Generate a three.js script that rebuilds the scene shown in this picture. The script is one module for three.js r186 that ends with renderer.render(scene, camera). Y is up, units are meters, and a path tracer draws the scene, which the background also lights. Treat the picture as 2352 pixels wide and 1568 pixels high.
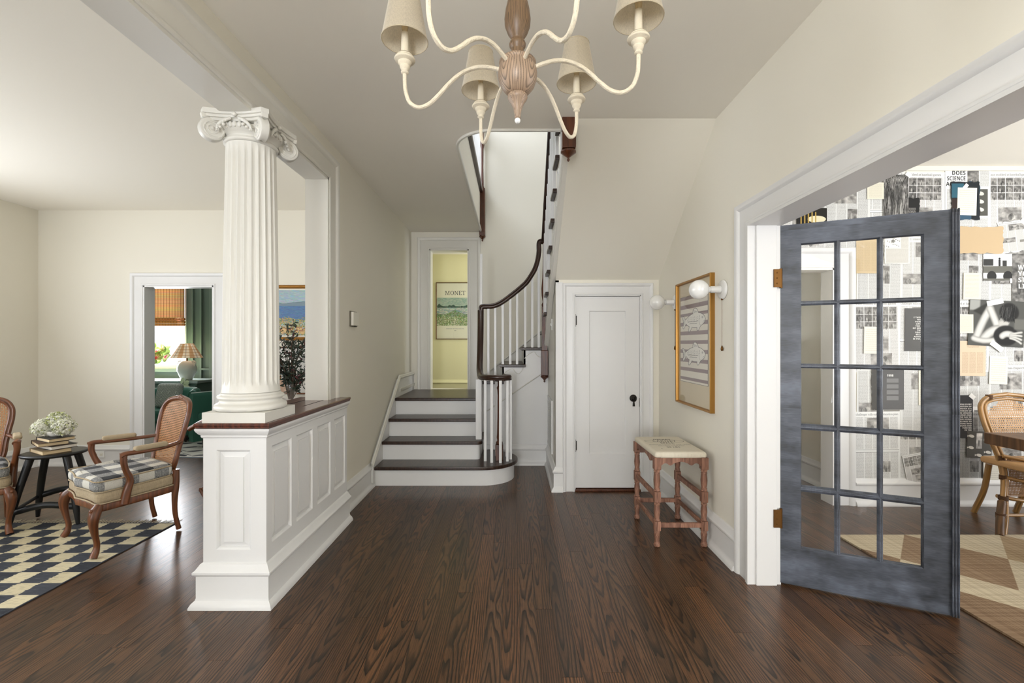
import * as THREE from 'three';
import { mergeGeometries, toCreasedNormals } from 'three/addons/utils/BufferGeometryUtils.js';
import { RoundedBoxGeometry } from 'three/addons/geometries/RoundedBoxGeometry.js';
import { RectAreaLightUniformsLib } from 'three/addons/lights/RectAreaLightUniformsLib.js';

// ---------------------------------------------------------------- camera, sky, light, exposure
const scene = new THREE.Scene();
const camera = new THREE.PerspectiveCamera(73.76, 2352 / 1568, 0.05, 60);   // 16 mm lens, held level at 1.36 m
camera.position.set(0, 1.36, 0);
camera.lookAt(0, 1.36, -1);
camera.setViewOffset(2352, 1568, -1, -6, 2352, 1568);
const renderer = new THREE.WebGLRenderer({ antialias: true });
renderer.toneMapping = THREE.LinearToneMapping;
renderer.toneMappingExposure = 0.9;
renderer.shadowMap.enabled = true;
RectAreaLightUniformsLib.init();
scene.background = new THREE.Color().setRGB(2.7, 2.85, 3.0);                // bright overcast sky

// daylight at the windows, those of hall and passage added as fill: one soft light in each window opening [name, x, y, d, width, height, facing x, facing y, facing d, strength, colour]
const DAY = [
  ['living_window_light', -5.26, 1.62, 1.1, 1.15, 1.75, 1, .45, 0, 7],
  ['living_window_light', -5.26, 1.62, 3.1, 1.15, 1.75, 1, .45, 0, 7],
  ['living_front_window_light', -3.4, 1.55, -3.5, 2.6, 2.0, 0, .5, 1, 3.2],
  ['entrance_sidelight', .2, 1.3, -3.52, .12, 1.85, 0, .3, 1, 14],
  ['hall_window_light', -.89, 1.35, -3.5, .8, 2.4, 0, 1.6, 1, 38],  // added source: frontal fill for the hall, tilted up towards the ceiling
  ['dining_front_window_light', 3.5, 1.55, -3.5, 2.6, 2.0, 0, .6, 1, 8.5],
  ['dining_window_light', 5.56, 1.6, 1.5, 2.0, 1.9, -1, .5, .15, 8.5],
  ['green_room_window_light', -5.89, 1.4, 7.45, .85, 1.0, .1, 0, -1, 45],
  ['stair_window_light', -1.33, 4.75, 4.4, 2.1, 1.4, 1, -.25, .1, 6.8, .88, .97, 1.16],
  ['passage_window_light', .46, 1.8, 6.75, .7, 1.2, -1, 0, 0, 6],  // added source, gives the yellow passage light of its own
];
for (const [name, x, y, d, w, h, fx, fy, fd, power, r = .95, g = .985, b = 1.05] of DAY) {
  const l = new THREE.RectAreaLight(new THREE.Color().setRGB(r, g, b), power, w, h);
  l.name = name; l.position.set(x, y, -d); l.lookAt(x + fx, y + fy, -(d + fd)); scene.add(l);
}

// ---------------------------------------------------------------- helpers
let seed = 12345;
const rnd = () => { seed = (seed * 1664525 + 1013904223) >>> 0; return seed / 4294967296; };
const rr = (a, b) => a + (b - a) * rnd();
const P3 = (x, y, d) => new THREE.Vector3(x, y, -d);
const PI = Math.PI;
function hash(i, j) { let h = Math.imul(i, 374761393) + Math.imul(j, 668265263); h = Math.imul(h ^ (h >>> 13), 1274126177); return ((h ^ (h >>> 16)) >>> 0) / 4294967296; }
function noise(x, y) {
  const i = Math.floor(x), j = Math.floor(y), u = x - i, v = y - j, a = u * u * (3 - 2 * u), b = v * v * (3 - 2 * v);
  const p = hash(i, j), q = hash(i + 1, j), r = hash(i, j + 1), s = hash(i + 1, j + 1);
  return p + (q - p) * a + (r - p) * b + (p - q - r + s) * a * b;
}
const fbm = (x, y, n = 3) => { let s = 0, a = 0.5; for (let k = 0; k < n; k++) { s += a * noise(x, y); x = x * 2 + 17.3; y = y * 2 + 9.1; a *= 0.5; } return s; };
// textures
function dataTex(w, h, fn, srgb = true) {
  const a = new Uint8Array(w * h * 4);
  for (let j = 0; j < h; j++) for (let i = 0; i < w; i++) {
    const c = fn(i / w, j / h, i, j), k = (j * w + i) * 4;
    a[k] = Math.max(0, Math.min(255, c[0])); a[k + 1] = Math.max(0, Math.min(255, c[1])); a[k + 2] = Math.max(0, Math.min(255, c[2])); a[k + 3] = 255;
  }
  const t = new THREE.DataTexture(a, w, h, THREE.RGBAFormat);
  t.wrapS = t.wrapT = THREE.RepeatWrapping; t.magFilter = THREE.LinearFilter; t.minFilter = THREE.LinearMipmapLinearFilter; t.generateMipmaps = true;
  if (srgb) t.colorSpace = THREE.SRGBColorSpace;
  t.needsUpdate = true; return t;
}
function canvasTex(w, h, draw) {
  const c = document.createElement('canvas'); c.width = w; c.height = h;
  draw(c.getContext('2d'), w, h);
  const t = new THREE.CanvasTexture(c); t.colorSpace = THREE.SRGBColorSpace; t.wrapS = t.wrapT = THREE.RepeatWrapping; t.anisotropy = 8;
  return t;
}
const rep = (t, metresU, metresV = metresU) => { t.repeat.set(1 / metresU, 1 / metresV); return t; };
const std = (o) => new THREE.MeshPhysicalMaterial({ roughness: 0.6, ...o });
// geometry
function clean(g) {
  if (g.index) g = g.toNonIndexed();
  if (!g.attributes.normal) g.computeVertexNormals();
  if (!g.attributes.uv) g.setAttribute('uv', new THREE.BufferAttribute(new Float32Array(g.attributes.position.count * 2), 2));
  for (const k of Object.keys(g.attributes)) if (!['position', 'normal', 'uv'].includes(k)) g.deleteAttribute(k);
  return g;
}
const join = (list) => mergeGeometries(list.flat().map(clean));
function boxUV(g) {                                       // uv in metres, looking along the axis each face points to
  g = clean(g); const p = g.attributes.position, n = g.attributes.normal, uv = g.attributes.uv;
  for (let t = 0; t < p.count; t += 3) {
    const x = Math.abs(n.getX(t) + n.getX(t + 1) + n.getX(t + 2)), y = Math.abs(n.getY(t) + n.getY(t + 1) + n.getY(t + 2)), z = Math.abs(n.getZ(t) + n.getZ(t + 1) + n.getZ(t + 2));
    for (let k = t; k < t + 3; k++) {
      if (x >= y && x >= z) uv.setXY(k, p.getZ(k), p.getY(k)); else if (y >= z) uv.setXY(k, p.getX(k), p.getZ(k)); else uv.setXY(k, p.getX(k), p.getY(k));
    }
  }
  return g;
}
const box = (x0, x1, y0, y1, d0, d1, r = 0) => {
  const w = Math.abs(x1 - x0), h = Math.abs(y1 - y0), t = Math.abs(d1 - d0);
  const g = r > 0 ? new RoundedBoxGeometry(w, h, t, 2, Math.min(r, w / 2.01, h / 2.01, t / 2.01)) : new THREE.BoxGeometry(w, h, t);
  g.translate((x0 + x1) / 2, (y0 + y1) / 2, -(d0 + d1) / 2); return boxUV(g);
};
const lathe = (prof, seg = 24) => clean(new THREE.LatheGeometry(prof.map(([r, y]) => new THREE.Vector2(Math.max(r, 0.00001), y)), seg));
const at = (g, x, y, z) => { g.translate(x, y, z); return g; };
// a profile [[a, w], ...] pushed along a path [[u, v], ...]; a is the offset to the left of the path, w the third axis
function sweep(path, prof, toW, closed = false, crease = 0.5) {
  const n = path.length, mit = path.map((p, i) => {
    const prev = closed ? path[(i - 1 + n) % n] : path[Math.max(i - 1, 0)], next = closed ? path[(i + 1) % n] : path[Math.min(i + 1, n - 1)];
    let a = [p[0] - prev[0], p[1] - prev[1]], b = [next[0] - p[0], next[1] - p[1]];
    const la = Math.hypot(...a), lb = Math.hypot(...b);
    if (la < 1e-9) a = b; if (lb < 1e-9) b = a;
    const ua = [a[0] / Math.hypot(...a), a[1] / Math.hypot(...a)], ub = [b[0] / Math.hypot(...b), b[1] / Math.hypot(...b)];
    const na = [-ua[1], ua[0]], nb = [-ub[1], ub[0]], m = [na[0] + nb[0], na[1] + nb[1]], l2 = (m[0] * m[0] + m[1] * m[1]) / 2;
    return [m[0] / l2, m[1] / l2];
  });
  const pos = [], V = (i, j) => toW(path[i][0] + mit[i][0] * prof[j][0], path[i][1] + mit[i][1] * prof[j][0], prof[j][1]);
  const m = prof.length;
  for (let i = 0; i < (closed ? n : n - 1); i++) for (let j = 0; j < m; j++) {
    const i2 = (i + 1) % n, j2 = (j + 1) % m, A = V(i, j), B = V(i2, j), C = V(i2, j2), D = V(i, j2);
    for (const q of [A, B, C, A, C, D]) pos.push(q.x, q.y, q.z);
  }
  if (!closed) for (const i of [0, n - 1]) {
    const tri = THREE.ShapeUtils.triangulateShape(prof.map((p) => new THREE.Vector2(p[0], p[1])), []);
    for (const t of tri) for (const k of (i ? t : [t[0], t[2], t[1]])) { const q = V(i, k); pos.push(q.x, q.y, q.z); }
  }
  const g = new THREE.BufferGeometry(); g.setAttribute('position', new THREE.Float32BufferAttribute(pos, 3));
  return boxUV(toCreasedNormals(g, crease));
}
// round or profiled tube along 3-D points; radius may be a number, list or function of t; prof [[side, up], ...] replaces the circle
function tube(pts, radius, { n = 0, seg = 8, closed = false, prof = null, up = null, flat = 1, straight = false, crease = 1.1 } = {}) {
  const curve = straight ? null : new THREE.CatmullRomCurve3(pts, closed, 'centripetal');
  const N = straight ? pts.length - 1 : (n || (pts.length - 1) * 6);
  const C = straight ? pts : Array.from({ length: N + 1 }, (_, i) => curve.getPoint(i / N));
  const T = C.map((p, i) => (straight || !closed ? C[Math.min(i + 1, N)].clone().sub(C[Math.max(i - 1, 0)]) : curve.getTangent(i / N)).normalize());
  let ref = up ? up.clone() : Math.abs(T[0].y) < 0.9 ? new THREE.Vector3(0, 1, 0) : new THREE.Vector3(1, 0, 0);
  const rad = (t) => typeof radius === 'function' ? radius(t) : Array.isArray(radius) ? (() => { const x = t * (radius.length - 1), k = Math.min(Math.floor(x), radius.length - 2); return radius[k] + (radius[k + 1] - radius[k]) * (x - k); })() : radius;
  const ring = prof ? prof : Array.from({ length: seg }, (_, k) => [Math.cos(k / seg * 2 * PI), Math.sin(k / seg * 2 * PI) * flat]);
  const rows = C.map((p, i) => {
    ref = ref.clone().addScaledVector(T[i], -ref.dot(T[i])).normalize();
    const side = T[i].clone().cross(ref).normalize(), r = prof && radius == null ? 1 : rad(i / N);
    return ring.map(([s, u]) => p.clone().addScaledVector(side, s * r).addScaledVector(ref, u * r));
  });
  const pos = [], uvs = [], m = ring.length; let run = 0;
  for (let i = 0; i < N; i++) {
    const step = C[i].distanceTo(C[i + 1]);
    for (let j = 0; j < m; j++) {
      const j2 = (j + 1) % m, q = [rows[i][j], rows[i + 1][j], rows[i + 1][j2], rows[i][j], rows[i + 1][j2], rows[i][j2]], uu = [j, j, j + 1, j, j + 1, j + 1], vv = [0, 1, 1, 0, 1, 0];
      q.forEach((v, k) => { pos.push(v.x, v.y, v.z); uvs.push(uu[k] * 0.015, run + vv[k] * step); });
    }
    run += step;
  }
  if (!closed) for (const i of [0, N]) for (let j = 1; j < m - 1; j++) for (const v of (i ? [rows[i][0], rows[i][j], rows[i][j + 1]] : [rows[i][0], rows[i][j + 1], rows[i][j]])) { pos.push(v.x, v.y, v.z); uvs.push(0, run); }
  const g = new THREE.BufferGeometry(); g.setAttribute('position', new THREE.Float32BufferAttribute(pos, 3)); g.setAttribute('uv', new THREE.Float32BufferAttribute(uvs, 2));
  return clean(toCreasedNormals(g, crease));
}
const rod = (a, b, r, seg = 8) => tube([a, b], r, { straight: true, seg });
function extr(pts, depth, bevel = 0, bseg = 2) {            // polygon in x, y pushed along z from 0 to depth
  const s = pts instanceof THREE.Shape ? pts : new THREE.Shape(pts.map((p) => new THREE.Vector2(p[0], p[1])));
  return clean(new THREE.ExtrudeGeometry(s, { depth: depth - 2 * bevel, bevelEnabled: bevel > 0, bevelThickness: bevel, bevelSize: bevel, bevelOffset: -bevel, bevelSegments: bseg, curveSegments: 10 }).translate(0, 0, bevel));
}
// things
const names = {};
const numbered = (n) => { const k = names[n] = (names[n] ?? -1) + 1; return k ? `${n}_${String(k).padStart(3, '0')}` : n; };
function mesh(name, geo, mat, parent) {
  const m = new THREE.Mesh(Array.isArray(geo) ? join(geo) : geo, mat); m.name = name; m.castShadow = m.receiveShadow = true; parent.add(m); return m;
}
function thing(name, label, category, { group, kind, pos, turn = 0 } = {}) {
  const o = new THREE.Group(); o.name = numbered(name); o.userData = { label, category };
  if (group) o.userData.group = group; if (kind) o.userData.kind = kind;
  if (pos) o.position.set(pos[0], pos[1], -pos[2]); o.rotation.y = turn; scene.add(o); return o;
}
function single(name, label, category, geo, mat, opt = {}) {
  const g = Array.isArray(geo) ? join(geo) : geo; g.computeBoundingBox(); const b = g.boundingBox;
  const m = new THREE.Mesh(g, mat); m.name = numbered(name); m.castShadow = m.receiveShadow = true; m.userData = { label, category };
  if (opt.group) m.userData.group = opt.group; if (opt.kind) m.userData.kind = opt.kind;
  const c = [(b.min.x + b.max.x) / 2, b.min.y, (b.min.z + b.max.z) / 2]; g.translate(-c[0], -c[1], -c[2]); m.position.set(...c); scene.add(m); return m;
}
function settle(o) {                                        // move a group's origin to the base of what it holds
  const b = new THREE.Box3().setFromObject(o), c = new THREE.Vector3((b.min.x + b.max.x) / 2, b.min.y, (b.min.z + b.max.z) / 2);
  for (const k of o.children) k.position.sub(c); o.position.add(c); return o;
}
const S = { kind: 'structure' };
// a wall slab with rectangular openings; axis 'x': the wall faces x and runs along d, axis 'd': it faces the camera and runs along x
function wallGeo(axis, t0, t1, a0, a1, y0, y1, holes = []) {
  const cuts = [a0, a1, ...holes.flatMap((h) => [h[0], h[1]])].filter((v) => v >= a0 && v <= a1).sort((p, q) => p - q), out = [];
  for (let i = 0; i + 1 < cuts.length; i++) {
    const p = cuts[i], q = cuts[i + 1]; if (q - p < 1e-6) continue;
    const hs = holes.filter((h) => h[0] <= p + 1e-6 && h[1] >= q - 1e-6).sort((g, h) => g[2] - h[2]); let y = y0;
    for (const h of [...hs, [0, 0, y1, y1]]) { if (h[2] - y > 1e-6) out.push(axis === 'x' ? box(t0, t1, y, h[2], p, q) : box(p, q, y, h[2], t0, t1)); y = Math.max(y, h[3]); }
  }
  return join(out);
}
const onRight = (x) => (u, v, w) => new THREE.Vector3(x - w, v, -u);      // wall face at x looking to -x; path in (d, y)
const onLeft = (x) => (u, v, w) => new THREE.Vector3(x + w, v, -u);       // wall face at x looking to +x
const onBack = (d) => (u, v, w) => new THREE.Vector3(u, v, -(d - w));     // wall face at d looking at the camera
const onFront = (d) => (u, v, w) => new THREE.Vector3(u, v, -(d + w));    // wall face at d looking away from the camera
const onFloor = (y) => (u, v, w) => new THREE.Vector3(u, y + w, -v);      // path in (x, d)
const CASING = [[0, 0], [0, .016], [.005, .021], [.014, .021], [.02, .016], [.028, .013], [.088, .013], [.092, .019], [.1, .026], [.108, .029], [.122, .029], [.125, .024], [.125, 0]];
const casing = (path, toW, k = 1) => sweep(path, CASING.map(([a, w]) => [a * k, w]), toW);
const BASE = [[0, 0], [.042, 0], [.042, .01], [.034, .028], [.023, .04], [.02, .052], [.02, .165], [.026, .172], [.031, .18], [.031, .19], [.023, .198], [.015, .212], [.009, .224], [0, .23]];
const baseboard = (path) => sweep(path, BASE, onFloor(0));
// ---------------------------------------------------------------- materials
const grain = dataTex(512, 512, (u, v) => {
  const w = fbm(u * 6, v * 1.5, 3), r = Math.sin((u * 26 + w * 9) * PI), s = noise(u * 190, v * 7), q = fbm(u * 3, v * 3, 2);
  const k = 205 + 26 * r + 34 * (s - .5) + 50 * (q - .4); return [k, k * .985, k * .96];
});
rep(grain, .5, 1.0);
const wearTex = dataTex(512, 512, (u, v) => {
  const a = fbm(u * 9, v * 5, 4), s = noise(u * 160, v * 12), k = 150 + 130 * (a - .45) + 60 * (s - .5); return [k + 22, k, k - 8];
});
rep(wearTex, .35, .7);
const plasterBump = dataTex(256, 256, (u, v) => { const k = 128 + 70 * (fbm(u * 24, v * 24, 3) - .45) + 20 * (noise(u * 90, v * 90) - .5); return [k, k, k]; }, false);
rep(plasterBump, .6);
const linenTex = dataTex(256, 256, (u, v, i, j) => {
  const a = noise(i * .5, j * .035 + 3), b = noise(i * .035 + 9, j * .5), k = 214 + 30 * (a - .5) + 30 * (b - .5) + ((i + j) & 1 ? 6 : -6); return [k, k * .985, k * .955];
});
rep(linenTex, .14);
const M = {
  wall: std({ color: '#ebe6d8', roughness: .72, bumpMap: plasterBump, bumpScale: .0006 }),
  ceiling: std({ color: '#f6f1e5', roughness: .85, bumpMap: plasterBump, bumpScale: .0006 }),
  trim: std({ color: '#e1ded5', roughness: .36 }),
  trimWhite: std({ color: '#e5e4e2', roughness: .36 }),
  yellow: std({ color: '#e4deae', roughness: .7 }),
  green: std({ color: '#5d6a5e', roughness: .5 }),
  greenTrim: std({ color: '#6b776b', roughness: .4 }),
  darkWood: std({ color: '#402518', map: grain, roughness: .28, clearcoat: .3, clearcoatRoughness: .25 }),
  newelWood: std({ color: '#6a3a22', map: grain, roughness: .3, clearcoat: .3, clearcoatRoughness: .25 }),
  tread: std({ color: '#402a1d', map: grain, roughness: .3 }),
  mahogany: std({ color: '#6b3320', map: grain, roughness: .25, clearcoat: .4, clearcoatRoughness: .2 }),
  walnut: std({ color: '#8a5230', map: grain, roughness: .3, clearcoat: .3, clearcoatRoughness: .3 }),
  worn: std({ color: '#d2ad95', map: wearTex, roughness: .6 }),
  grey: std({ color: '#b4a293', map: grain, roughness: .5 }),
  black: std({ color: '#15171a', roughness: .35 }),
  chalk: std({ color: '#f8f4ec', roughness: .8, map: rep(dataTex(256, 256, (u, v) => { const k = 235 - 120 * Math.max(0, fbm(u * 22, v * 22, 3) - .52) - 60 * Math.max(0, noise(u * 70, v * 70) - .6); return [k, k * .97, k * .9]; }), .12) }),
  linen: std({ color: '#e9dcc2', map: linenTex, roughness: .9, side: THREE.DoubleSide }),
  shade: std({ color: '#f6ecd8', map: linenTex, roughness: .95, side: THREE.DoubleSide, transmission: .35, thickness: 0 }),
  shadeIn: std({ color: '#e9dfd6', roughness: .9, side: THREE.DoubleSide }),
  beige: std({ color: '#d5c4a8', map: linenTex, roughness: .95, sheen: .3 }),
  brass: std({ color: '#6e4b22', roughness: .4, metalness: .8 }),
  iron: std({ color: '#2a2622', roughness: .45, metalness: .6 }),
  gold: std({ color: '#a67a3c', roughness: .38, metalness: .75 }),
  goldDark: std({ color: '#6a4a26', roughness: .4, metalness: .5 }),
  white: std({ color: '#f3f2ef', roughness: .3 }),
  opal: std({ color: '#f4f3ef', roughness: .08, clearcoat: .6 }),
  glass: std({ color: '#ffffff', transmission: 1, thickness: 0, roughness: .01, ior: 1.5 }),
  plastic: std({ color: '#e9e5d9', roughness: .4 }),
  cane: std({ color: '#b07a48', roughness: .5, side: THREE.DoubleSide }),
  rattan: std({ color: '#c99a5c', map: grain, roughness: .4, clearcoat: .3 }),
  rattanDark: std({ color: '#5a3a1e', roughness: .55 }),
  rattanWeave: std({ color: '#c29766', roughness: .55, side: THREE.DoubleSide }),
  velvet: std({ color: '#3a6b5b', roughness: .8, sheen: 1, sheenColor: new THREE.Color('#9fc9bb'), sheenRoughness: .4 }),
  paperCream: std({ color: '#efe8d2', roughness: .9, side: THREE.DoubleSide }),
  tape: std({ color: '#f4f3ef', roughness: .6, side: THREE.DoubleSide }),
  ceramic: std({ color: '#f2efe8', roughness: .25 }),
};
// ---------------------------------------------------------------- floor of oak strips
{
  const STR = 12, W = 2048, H = 2048, sw = W / STR;
  const tone = Array.from({ length: STR }, (_, k) => [.86 + .26 * hash(k, 3), hash(k, 7), hash(k, 11) > .3, .25 + .5 * hash(k, 5)]);
  const oak = dataTex(W, H, (u, v, i, j) => {
    const k = Math.min(STR - 1, Math.floor(i / sw)), x = (i - k * sw) / sw, y = v * 2.1, [t, hue, flat, c] = tone[k];
    const wob = fbm(x * 1.4 + k * 31, y * 1.6, 3), fine = fbm(x * 5 + k * 13, y * 5, 2);
    const ring = flat ? Math.hypot((x - c) * 4.2, (((y * .55 + hash(k, 9)) % 1) - .5) * 5.2) * 1.7 + wob * 3.6 + fine * .7 : x * 7.5 + wob * 2.6 + fine * .7;
    const f = ring - Math.floor(ring), late = f > .55 ? Math.pow((f - .55) / .45, .7) : .25 * Math.max(0, .12 - f) / .12, pore = noise(x * 70 + k * 5, y * 22), streak = noise(x * 150, y * 3 + k * 7);
    const patch = fbm(x * 1.2 + k * 3, y * .9 + 4, 2);
    const b = t * (1 - .66 * late) * (1 - .4 * Math.max(0, pore - .5) * 2) * (.84 + .3 * streak) * (.82 + .38 * patch);
    const red = .98 + .05 * hue; return [106 * b * red, 74 * b, 49 * b * (1.03 - .08 * hue)];
  });
  oak.wrapS = oak.wrapT = THREE.ClampToEdgeWrapping;
  const mat = std({ map: oak, roughness: .3, bumpMap: oak, bumpScale: .0003 });
  const floor = thing('floor', 'dark stained oak strip floor running through hall and both rooms', 'floor', S);
  mesh('subfloor', box(-6.8, 5.9, -.06, -.0165, -3.7, 7.8), std({ color: '#1c130d', roughness: .9 }), floor);
  const LEN = [.8, 1.1, 1.4, 1.75, 2.05], WID = .084, GAP = .0009, geos = {};
  const plank = (len, k) => geos[len + '_' + k] ??= (() => {
    const g = clean(new THREE.BoxGeometry(WID - GAP, .016, len - .001)), uv = g.attributes.uv, p = g.attributes.position, off = hash(k, Math.round(len * 10)) * (2.1 - len) / 2.1;
    for (let i = 0; i < p.count; i++) uv.setXY(i, (k + .03 + .94 * (p.getX(i) / WID + .5)) / STR, off + (p.getZ(i) / len + .5) * len / 2.1 * .998);
    return g;
  })();
  const list = [];
  for (let x = -6.6; x < 5.75; x += WID) {
    let d = -3.65 - rr(0, 1.2), last = -1;
    while (d < 7.7) {
      const len = LEN[Math.floor(rnd() * LEN.length)]; let k = Math.floor(rnd() * STR); if (k === last) k = (k + 5) % STR; last = k;
      const d0 = Math.max(d, -9), c = d + len / 2;
      const far = Math.max(d, 1.5), px = x / (far + len * .3) * 1045, vis = d + len > 1.7 && Math.abs(px) < 1200 && !(c > 5.3) ? WID * len / Math.pow(Math.max(c, 1.4), 3) : 0;
      list.push({ x: x + WID / 2, c, len, k, vis }); d += len;
    }
  }
  list.sort((a, b) => b.vis - a.vis);
  const rest = [];
  list.forEach((p, i) => {
    const g = plank(p.len, p.k);
    if (i < 300 && p.vis > 0) { const m = mesh('plank', g, mat, floor); m.position.set(p.x, -.008, -p.c); } else rest.push(g.clone().translate(p.x, -.008, -p.c));
  });
  const r = mesh('distant_planks', rest, mat, floor); r.userData.kind = 'stuff';
}
// ---------------------------------------------------------------- room shell
const shell = (name, label, geo, mat = M.wall, cat = 'wall') => single(name, label, cat, geo, mat, S);
shell('wall_right', 'cream plaster hall wall with wide opening to dining room', wallGeo('x', 1.355, 1.5, -3.6, 6.22, 0, 5.9, [[.97, 2.593, 0, 2.045]]));
shell('wall_left', 'cream plaster wall between hall and sitting room above columned opening', wallGeo('x', -1.49, -1.355, -3.6, 6.22, 0, 5.9, [[.2, 3.33, 0, 2.577], [3.3, 5.5, 4.0, 5.5]]));
shell('wall_back', 'cream wall at the end of the stair landing with narrow doorway', wallGeo('d', 6.1, 6.22, -1.49, 1.5, 0, 5.9, [[-1.109, -.587, .756, 2.627]]));
shell('wall_closet', 'cream wall around the small closet door below the stairs', wallGeo('d', 4.21, 4.33, .4, 1.355, 0, 1.975, [[.575, 1.186, 0, 1.812]]));
shell('wall_living_back', 'cream far wall of the sitting room with doorway to green room', wallGeo('d', 5.1, 5.22, -5.45, -1.49, 0, 2.9, [[-4.13, -3.343, 0, 2.014]]));
shell('wall_living_left', 'cream side wall of the sitting room with two tall windows', wallGeo('x', -5.45, -5.315, -3.6, 5.22, 0, 2.9, [[.525, 1.675, .75, 2.5], [2.525, 3.675, .75, 2.5]]));
shell('wall_front', 'cream street wall behind the viewer with windows and glazed entrance', wallGeo('d', -3.72, -3.6, -5.45, 5.75, 0, 5.9, [[-4.7, -2.1, .5, 2.6], [-1.3, -.48, .1, 2.6], [.13, .27, .35, 2.25], [.32, 1.2, 0, 2.25], [2.2, 4.8, .5, 2.6]]));
shell('wall_dining_right', 'cream outer wall of the dining room with broad window', wallGeo('x', 5.62, 5.75, -3.6, 3.97, 0, 2.9, [[.5, 2.5, .65, 2.55]]));
shell('wall_upper_front', 'cream upstairs wall closing the stairwell towards the street', wallGeo('d', .7, .82, -1.355, 1.355, 3.4, 5.9));
shell('wall_yellow', 'pale yellow wall seen through the doorway on the landing', [box(-1.9, .6, .3, 3, 7.2, 7.3), box(-1.9, -1.8, .3, 3, 6.22, 7.2), wallGeo('x', .5, .6, 6.22, 7.2, .3, 3, [[6.4, 7.1, 1.2, 2.4]])], M.yellow);
shell('ceiling_back_hall', 'plain ceiling of the yellow back passage', box(-1.9, .6, 2.78, 2.9, 6.22, 7.3), M.ceiling, 'ceiling');
shell('floor_back_hall', 'dark floor of the yellow back passage', box(-1.9, .6, .3, .567, 6.1, 7.3), M.tread, 'floor');
shell('wall_corridor', 'cream wall of the passage behind the dining room doorway', [box(2.95, 3.05, 0, 2.9, 3.97, 7.2), box(1.5, 3.05, 0, 2.9, 7.1, 7.2), box(1.4, 1.5, 0, 2.9, 6.22, 7.2)]);
shell('wall_green_room', 'dark sage green walls of the room beyond the sitting room', [wallGeo('d', 7.6, 7.72, -6.75, -2.4, 0, 2.9, [[-6.35, -5.44, .95, 2.5]]), box(-6.75, -6.63, 0, 2.9, 5.22, 7.6), box(-2.5, -2.4, 0, 2.9, 5.22, 7.6), box(-6.75, -5.45, 0, 2.9, 5.1, 5.22), box(-5.45, -4.13, 0, 2.9, 5.22, 5.225), box(-3.343, -2.5, 0, 2.9, 5.22, 5.225)], M.green);
// ceilings
{
  const r = .3, s = new THREE.Shape();
  s.moveTo(-1.49, -3.6); s.lineTo(1.5, -3.6); s.lineTo(1.5, 3.026); s.lineTo(.4, 3.026); s.lineTo(.4, 3.17); s.lineTo(-.43 + r, 3.17); s.absarc(-.43 + r, 3.17 + r, r, PI * 1.5, PI, true); s.lineTo(-.43, 6.1); s.lineTo(-1.49, 6.1); s.closePath();
  const g = clean(new THREE.ExtrudeGeometry(s, { depth: .5, bevelEnabled: false, curveSegments: 14 })).rotateX(-PI / 2).translate(0, 2.86, 0);
  shell('ceiling_hall', 'cream hall ceiling with rounded stairwell opening', boxUV(g), M.ceiling, 'ceiling');
  const arc = Array.from({ length: 11 }, (_, i) => { const a = PI + PI / 2 * i / 10; return [-.43 + r + r * Math.cos(a), 3.17 + r + r * Math.sin(a)]; });
  const path = [[-.43, 6.1], ...arc, [.4, 3.17]];
  const FAS = [[0, 2.85], [-.004, 2.845], [-.018, 2.845], [-.022, 2.852], [-.022, 2.872], [-.014, 2.88], [-.014, 2.9], [-.006, 2.91], [0, 2.912]];
  shell('trim_stairwell', 'white moulded edge around the stairwell opening in the ceiling', sweep(path, FAS.map(([a, w]) => [-a, w]), onFloor(0)), M.trim, 'trim');
}
shell('ceiling_living', 'cream ceiling of the sitting room', box(-5.45, -1.49, 2.86, 3, -3.72, 5.22), M.ceiling, 'ceiling');
shell('ceiling_dining', 'cream ceiling of the dining room', box(1.5, 5.75, 2.86, 3, -3.72, 3.97), M.ceiling, 'ceiling');
shell('ceiling_corridor', 'cream ceiling of the passage behind the dining room', box(1.5, 3.05, 2.86, 3, 3.97, 7.2), M.ceiling, 'ceiling');
shell('ceiling_green_room', 'white ceiling of the green room', box(-6.75, -2.4, 2.86, 3, 5.22, 7.72), M.ceiling, 'ceiling');
shell('ceiling_upstairs', 'cream ceiling high above the stairwell', box(-1.49, 1.5, 5.9, 6, .7, 6.22), M.ceiling, 'ceiling');
shell('ceiling_stair_slope', 'cream sloping underside of the upper stair flight above closet door', (() => { const g = extr([[3.026, 2.86], [4.33, 1.862], [4.33, 1.95], [3.026, 2.95]], .955); g.rotateY(PI / 2); return boxUV(g.translate(.4, 0, 0)); })(), M.wall, 'ceiling');
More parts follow.
